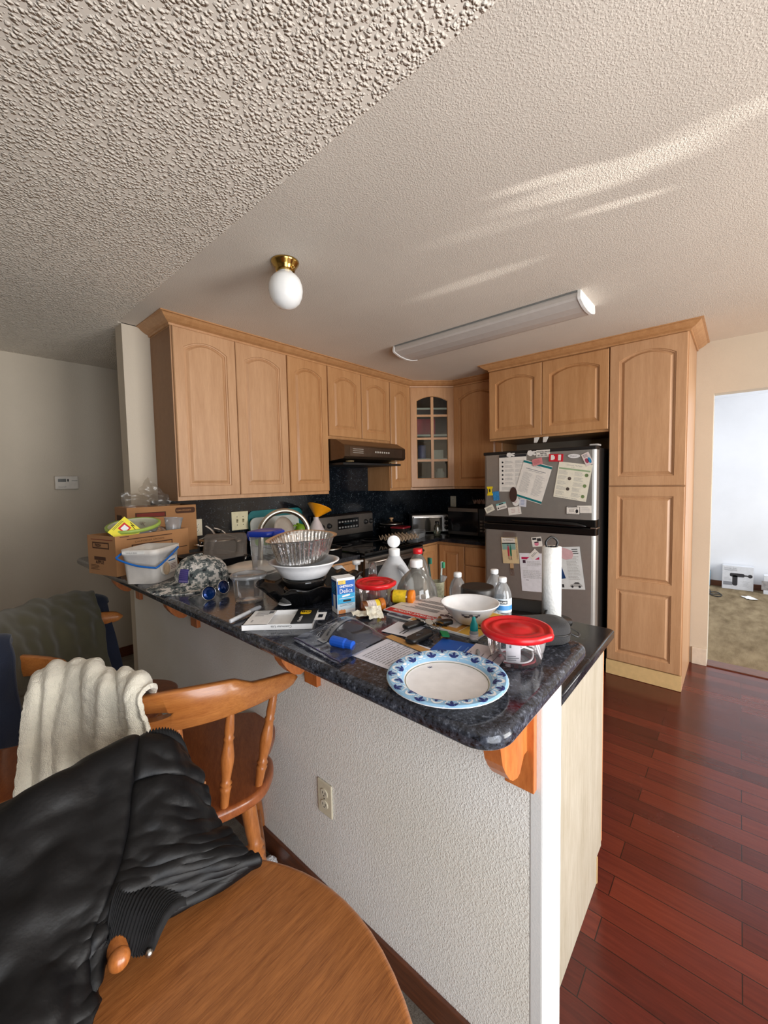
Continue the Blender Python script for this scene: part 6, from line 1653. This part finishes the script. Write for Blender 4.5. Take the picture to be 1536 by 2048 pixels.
fsheet('info_sheet', 'printed sheet with dark header and a column of icons, left on the freezer door', 'paper', (-1.3254, 1.6511), (-1.5491, 1.6521), (-1.3395, 1.3586), [fp, pm('grey small print', (168, 168, 166), .7), ink_d], d)
def d(b, W, H, m):
    b.quad(0, W, H * .93, H * .985, 0, 2, m).quad(0, W, H * .015, H * .07, 0, 2, m)
    b.lines(W * .3, W * .7, H * .88, H * .93, 2, 1, m, words=True); b.quad(W * .15, W * .85, H * .795, H * .81, 0, 1, m).quad(W * .25, W * .75, H * .76, H * .768, 0, 1, m)
    for x in (.10, .56): b.lines(W * x, W * (x + .34), H * .16, H * .70, 19, 1, m, words=True, th=.22)
fsheet('letter', 'tilted letter with teal bands, middle of the freezer door', 'paper', (-1.5649, 1.6011), (-1.7795, 1.5372), (-1.4621, 1.3250), [fp, pm('grey letter print', (128, 130, 136), .8), teal_i], d, dx=.0025)
def d(b, W, H, m):
    b.quad(W * .03, W * .97, H * .80, H * .845, 0, 2, m).text('Choose MyPlate', .016, 1, m @ T(W * .25, H * .915, 0)).text('10 tips', .010, 1, m @ T(W * .38, H * .87, 0))
    for i in range(2):
        for k in range(5):
            y0 = H * (.66 - k * .145); b.lines(W * (.05 + .48 * i), W * (.33 + .48 * i), y0, y0 + H * .11, 5, 1, m, words=True)
            if (i + k) % 2: b.prism(circ(W * .055, 12, W * (.40 + .48 * i), y0 + H * .05), 0, .0003, 3 if k % 2 else 4, m)
    b.lines(W * .05, W * .9, H * .02, H * .05, 1, 1, m, words=True)
fsheet('tip_sheet', 'cream tips sheet with green bar and small pictures, right on the freezer door', 'paper', (-1.7954, 1.5826), (-2.0213, 1.5458), (-1.7661, 1.3221), [fp2, pm('grey small print', (168, 168, 166), .7), grn_i, pm('picture brown', (78, 66, 58), .7, var=.4), pm('picture green', (110, 132, 84), .7, var=.4)], d)
# magnets
tooth = lambda W, H: [(0, H * .25), (W * .3, 0), (W * .5, H * .05), (W * .62, H * .3), (W * .78, H * .08), (W, H * .15), (W * .92, H * .38), (W * .66, H * .5), (W * .95, H * .62), (W, H * .82), (W * .75, H * .85), (W * .55, H * .78), (W * .4, H), (W * .1, H * .95), (0, H * .6)]
tw_m = pm('white magnet', (226, 224, 220), .5)
fsheet('tooth_magnet', 'white tooth-shaped magnet holding the icon sheet', 'magnet', (-1.4022, 1.6667), (-1.4686, 1.6686), (-1.4043, 1.6307), [tw_m], None, .004, dx=.001, shape=tooth)
fsheet('tooth_magnet', 'white tooth-shaped magnet left of the dental card', 'magnet', (-1.5687, 1.6759), (-1.6365, 1.6754), (-1.5708, 1.6316), [tw_m], None, .004, shape=tooth)
def d(b, W, H, m): b.quad(W * .06, W * .94, H * .10, H * .13, 0, 1, m).text('SCOTTS VALLEY', H * .26, 1, m @ T(W * .07, H * .66, 0), sx=.95, bold=.0006).text('DENTAL', H * .24, 1, m @ T(W * .28, H * .43, 0), bold=.0006).text('831.438.1400', H * .24, 1, m @ T(W * .10, H * .18, 0), bold=.0004)
fsheet('dental_card', 'white business card magnet with bold black print at the top edge of the freezer', 'magnet', (-1.6384, 1.6733), (-1.7391, 1.6724), (-1.6393, 1.6191), [fp, ink_d], d, .0015)
def d(b, W, H, m): b.lines(W * .15, W * .85, H * .25, H * .8, 4, 1, m)
fsheet('note', 'small pink square note on the teal-banded letter', 'note', (-1.6024, 1.6019), (-1.6771, 1.6156), (-1.6156, 1.5539), [pm('pink note', (204, 130, 132), .6), pm('dark pink print', (176, 90, 96), .6)], d, .003, dx=.0035)
def d(b, W, H, m): b.quad(W * .14, W * .34, H * .2, H * .85, 0, 1, m).quad(W * .34, W * .42, H * .3, H * .7, 0, 1, m).quad(W * .66, W * .86, H * .15, H * .9, 0, 1, m)
fsheet('clip_magnet', 'red and white candy-shaped magnet above the cream tips sheet', 'magnet', (-1.7319, 1.6395), (-1.8323, 1.6336), (-1.7339, 1.5836), [pm('red magnet', (196, 28, 46), .4), tw_m], d, .005, dx=.001)
def d(b, W, H, m): b.text('Whirlpool', H * .42, 1, m @ T(W * .17, H * .36, 0), sx=.85)
fsheet('brand_badge', 'oval silver badge at the top right of the freezer door', 'badge', (-1.8671, 1.6323), (-1.9502, 1.6275), (-1.8673, 1.6020), [pm('badge silver', (222, 222, 222), .3), ink], d, .002, shape=lambda W, H: circ(W / 2, 28, W / 2, H / 2, H / 2))
def d(b, W, H, m): b.lines(W * .15, W * .85, H * .66, H * .92, 3, 1, m).prism(circ(W * .22, 14, W * .36, H * .40, H * .2), 0, .0004, 2, m).prism(circ(W * .20, 14, W * .70, H * .36, H * .24), 0, .0004, 3, m)
fsheet('card_magnet', 'tilted card magnet with blue and red footprints at the top right corner', 'magnet', (-1.9536, 1.6177), (-2.0011, 1.6385), (-1.9942, 1.5357), [pm('pale card', (216, 204, 200), .5), ink, pm('dark rose', (150, 60, 84), .5), pm('foot blue', (40, 130, 176), .5)], d, .002, dx=.001)
fsheet('slug_magnet', 'small yellow bone-shaped magnet at the left edge of the freezer door', 'magnet', (-1.2322, 1.3979), (-1.2823, 1.4005), (-1.2332, 1.3251), [pm('yellow magnet', (236, 208, 30), .4), ink_d], lambda b, W, H, m: b.prism(circ(W * .14, 10, W * .5, H * .55, H * .2), 0, .0004, 1, m), .003, shape=lambda W, H: [(0, 0), (W, 0), (W, H * .18), (W * .82, H * .3), (W * .82, H * .7), (W, H * .82), (W, H), (0, H), (0, H * .82), (W * .18, H * .7), (W * .18, H * .3), (0, H * .18)])
fsheet('sea_magnet', 'small blue square picture magnet beside the yellow magnet', 'magnet', (-1.2848, 1.3564), (-1.3356, 1.3627), (-1.2898, 1.2823), [pm('sea blue picture', (52, 132, 190), .4, 0, .35, 90)], None, .003)
def d(b, W, H, m): b.lines(W * .15, W * .85, H * .25, H * .75, 4, 1, m, words=True)
fsheet('business_card', 'tilted cream business card at the lower left corner of the freezer door', 'card', (-1.2053, 1.2200), (-1.2772, 1.2552), (-1.2274, 1.1721), [fp2, ink], d)
def d(b, W, H, m): b.quad(0, W, H * .72, H, 0, 2, m).quad(W * .3, W * .75, H * .74, H * .9, .0002, 1, m).prism(circ(W * .07, 10, W * .16, H * .3), 0, .0003, 1, m).lines(W * .32, W * .9, H * .18, H * .45, 2, 1, m)
fsheet('business_card', 'white business card with a teal top stripe, second from the corner', 'card', (-1.3073, 1.2534), (-1.3912, 1.2780), (-1.3212, 1.2028), [fp, ink_d, pm('pale teal', (130, 186, 184), .6)], d)
def d(b, W, H, m): b.lines(W * .25, W * .6, H * .25, H * .8, 3, 1, m, words=True); b.lines(W * .78, W * .9, H * .15, H * .9, 5, 1, m)
fsheet('business_card', 'white business card below the dark oval magnet', 'card', (-1.4106, 1.2279), (-1.5144, 1.2447), (-1.4202, 1.1670), [fp, pm('rose print', (190, 150, 150), .7)], d)
fsheet('photo_magnet', 'dark brown oval magnet tucked beside the teal-banded letter', 'magnet', (-1.4227, 1.3948), (-1.4847, 1.3944), (-1.4267, 1.2746), [pm('dark brown magnet', (66, 46, 42), .4)], None, .003, shape=lambda W, H: circ(W / 2, 24, W / 2, H / 2, H / 2), dx=.0012)
fsheet('oval_magnet', 'white oval magnet with faint picture under the brown oval magnet', 'magnet', (-1.4476, 1.3189), (-1.5051, 1.3195), (-1.4487, 1.2430), [tw_m, pm('rose print', (190, 150, 150), .7)], lambda b, W, H, m: b.lines(W * .3, W * .7, H * .3, H * .7, 3, 1, m), .002, shape=lambda W, H: circ(W / 2, 24, W / 2, H / 2, H / 2))
fsheet('note', 'small pale note hanging below the teal-banded letter', 'note', (-1.5050, 1.3057), (-1.5612, 1.3025), (-1.5034, 1.2424), [pm('pale blue paper', (206, 208, 218), .7), pm('blue print', (120, 140, 180), .7)], lambda b, W, H, m: b.lines(W * .2, W * .8, H * .2, H * .8, 4, 1, m))
def d(b, W, H, m): b.quad(W * .03, W * .97, H * .04, H * .96, .0001, 1, m).prism(circ(W * .10, 12, W * .78, H * .42, H * .26), .0001, .0004, 2, m).lines(W * .2, W * .62, H * .3, H * .7, 3, 2, m, words=True).lines(W * .1, W * .9, H * .78, H * .92, 1, 2, m, words=True).lines(W * .1, W * .9, H * .08, H * .2, 1, 2, m, words=True)
fsheet('photo_card', 'black-edged card with a small portrait at the lower right of the freezer door', 'card', (-1.8612, 1.2498), (-1.9549, 1.2494), (-1.8595, 1.1947), [ink_d, fp, ink_d], d, dx=.0012)
fsheet('card', 'white card half behind the black-edged card', 'card', (-1.9340, 1.2582), (-2.0298, 1.2606), (-1.9350, 1.2056), [fp, ink], lambda b, W, H, m: b.lines(W * .3, W * .9, H * .2, H * .8, 4, 1, m, th=.15, words=True))
# lower door
t = thing('wedding_tag', 'beach picture tag with two figures hanging by a clear magnetic clip', 'magnet')
def tagpart(name, TL, TR, BL, mats, draw=None, th=.0015, shape=None, dx=0):
    o = fsheet(name, '', '', TL, TR, BL, mats, draw, th, shape=shape, dx=dx)
    for k in ('label', 'category'): del o[k]
    mw = o.matrix_world.copy(); o.parent = t; o.matrix_world = mw
    return o
def d(b, W, H, m):
    b.quad(W * .03, W * .86, H * .52, H * .78, 0, 1, m).quad(W * .03, W * .86, H * .74, H * .97, 0, 2, m)
    b.text('The Wedding of', H * .075, 3, m @ T(W * .10, H * .86, .0003), sx=.8)
    for x, k in ((.40, 4), (.54, 5)):
        b.prism([(W * (x - .05), H * .28), (W * (x + .05), H * .28), (W * (x + .06), H * .5), (W * (x + .03), H * .66), (W * (x - .03), H * .66), (W * (x - .06), H * .5)], .0002, .0005, k, m).prism(circ(W * .035, 10, W * x, H * .69), .0002, .0005, 3, m)
        b.quad(W * (x - .04), W * (x - .015), H * .16, H * .28, .0003, 6, m).quad(W * (x + .015), W * (x + .04), H * .16, H * .28, .0003, 6, m)
    b.text('2018', H * .06, 3, m @ T(W * .40, H * .13, .0003)).text('CHARLENE & DAVID', H * .075, 6, m @ T(W * .96, H * .16, .0003) @ RZ(PI / 2), sx=.9)
tagpart('card', (-1.3644, 0.9875), (-1.4989, 0.9997), (-1.3716, 0.7740), [pm('sand print', (214, 192, 150), .5), pm('sea print', (134, 168, 160), .5), pm('sky print', (222, 216, 206), .5), ink_d, pm('figure red', (176, 50, 66), .6), pm('figure green', (34, 110, 84), .6), pm('maroon letters', (120, 60, 56), .6)], d)
tagpart('ribbon', (-1.4301, 0.7810), (-1.4595, 0.7828), (-1.4313, 0.7321), [pm('tan ribbon', (190, 156, 116), .7)])
tagpart('lower_clip', (-1.4342, 0.7406), (-1.4678, 0.7449), (-1.4363, 0.6796), [clr])
tagpart('upper_clip', (-1.3727, 1.0332), (-1.4845, 1.0326), (-1.3725, 0.9840), [clr], th=.004)
def d(b, W, H, m):
    b.quad(W * .1, W * .5, H * .72, H * .92, 0, 1, m).quad(W * .55, W * .95, H * .55, H * .85, 0, 1, m).prism(circ(W * .22, 14, W * .45, H * .3, H * .22), 0, .0004, 2, m).quad(W * .25, W * .68, H * .42, H * .52, .0005, 1, m)
fsheet('sticker_card', 'small white card with black and pink cups, right of the beach tag', 'card', (-1.5971, 1.0012), (-1.6736, 1.0148), (-1.6128, 0.9282), [fp, ink_d, pm('pink cup', (214, 126, 150), .5)], d)
def d(b, W, H, m):
    b.prism([(W * .08, H * .90), (W * .40, H * .90), (W * .30, H * .84), (W * .08, H * .84)], 0, .0003, 2, m).prism([(W * .62, H * .84), (W * .80, H * .84), (W * .80, H * .91)], 0, .0003, 2, m).quad(W * .12, W * .24, H * .74, H * .82, 0, 3, m)
    b.lines(W * .3, W * .9, H * .66, H * .80, 4, 1, m, words=True).lines(W * .1, W * .92, H * .34, H * .56, 9, 1, m, words=True).lines(W * .1, W * .3, H * .6, H * .62, 1, 1, m).lines(W * .2, W * .34, H * .28, H * .31, 1, 3, m)
fsheet('letter', 'typed letter with magenta logo on the lower door, left of the towel roll', 'paper', (-1.5172, 0.8714), (-1.7125, 0.8875), (-1.5294, 0.5718), [pm('letter white', (224, 224, 230), .7), pm('grey small print', (168, 168, 166), .7), pm('magenta print', (186, 36, 84), .6), pm('dark figure', (60, 30, 50), .6)], d)
fsheet('name_card', 'tilted white name card pinned over the typed letter', 'card', (-1.5775, 0.8578), (-1.6284, 0.9160), (-1.6150, 0.8265), [fp, ink], lambda b, W, H, m: b.lines(W * .2, W * .9, H * .3, H * .7, 2, 1, m, words=True), dx=.001)
def d(b, W, H, m):
    b.prism([(0, H * .22), (W * .36, H * .26), (W * .16, H * .80), (0, H * .80)], 0, .0003, 2, m)
    b.lines(W * .46, W * .92, H * .22, H * .78, 16, 1, m, words=True).lines(W * .70, W * .94, H * .82, H * .96, 3, 3, m)
    c = [(.46, .06), (.50, .11), (.60, .13), (.68, .17), (.80, .17), (.88, .12), (.92, .10), (.92, .06)]
    b.prism([(W * x, H * y) for x, y in c], 0, .0003, 1, m).prism([(W * .62, H * .135), (W * .69, H * .165), (W * .79, H * .165), (W * .84, H * .135)], .0002, .0005, 3, m)
    for x in (.56, .82): b.prism(circ(W * .045, 12, W * x, H * .065), .0002, .0006, 3, m)
    for x in (.06, .18): b.quad(W * x, W * (x + .08), H * .04, H * .12, 0, 3, m)
fsheet('flyer', 'car flyer with a navy wedge on the lower door, right of the towel roll', 'flyer', (-1.7495, 0.9370), (-1.9403, 0.9620), (-1.8021, 0.6299), [pm('flyer paper', (214, 218, 218), .7), pm('grey small print', (168, 168, 166), .7), pm('navy print', (16, 56, 104), .6), ink_d], d)
fsheet('heart_magnet', 'pale pink rounded paper overlapping the car flyer', 'note', (-1.8005, 0.9474), (-1.9097, 0.9446), (-1.8010, 0.8589), [pm('pale pink paper', (206, 168, 172), .7)], None, .002, dx=.001, shape=lambda W, H: [(0, H * .2), (W * .5, 0), (W * .92, H * .15), (W, H * .5), (W * .9, H * .8), (W * .5, H * .95), (0, H)])
# two white clips hanging above the freezer
for lb, p in (('white bag clip stuck above the freezer, left one', (-0.6200, -1.5801, 1.7619)), ('white bag clip stuck above the freezer, right one', (-0.6200, -1.6511, 1.7601))):
    t = thing('bag_clip', lb, 'clip', p)
    MB().loft([[(x, .018 * s_, .024) for x, s_ in ((-.01, -1), (.006, -1), (.006, 1), (-.01, 1))], [(x, .012 * s_ + .004, -.018) for x, s_ in ((-.024, -1), (-.018, -1), (-.018, 1), (-.024, 1))]], 0, False).build('jaw', [tw_m], t)
    MB().box(-.008, .008, -.012, .012, .020, .0255, bev=.002).build('hinge', [tw_m], t)
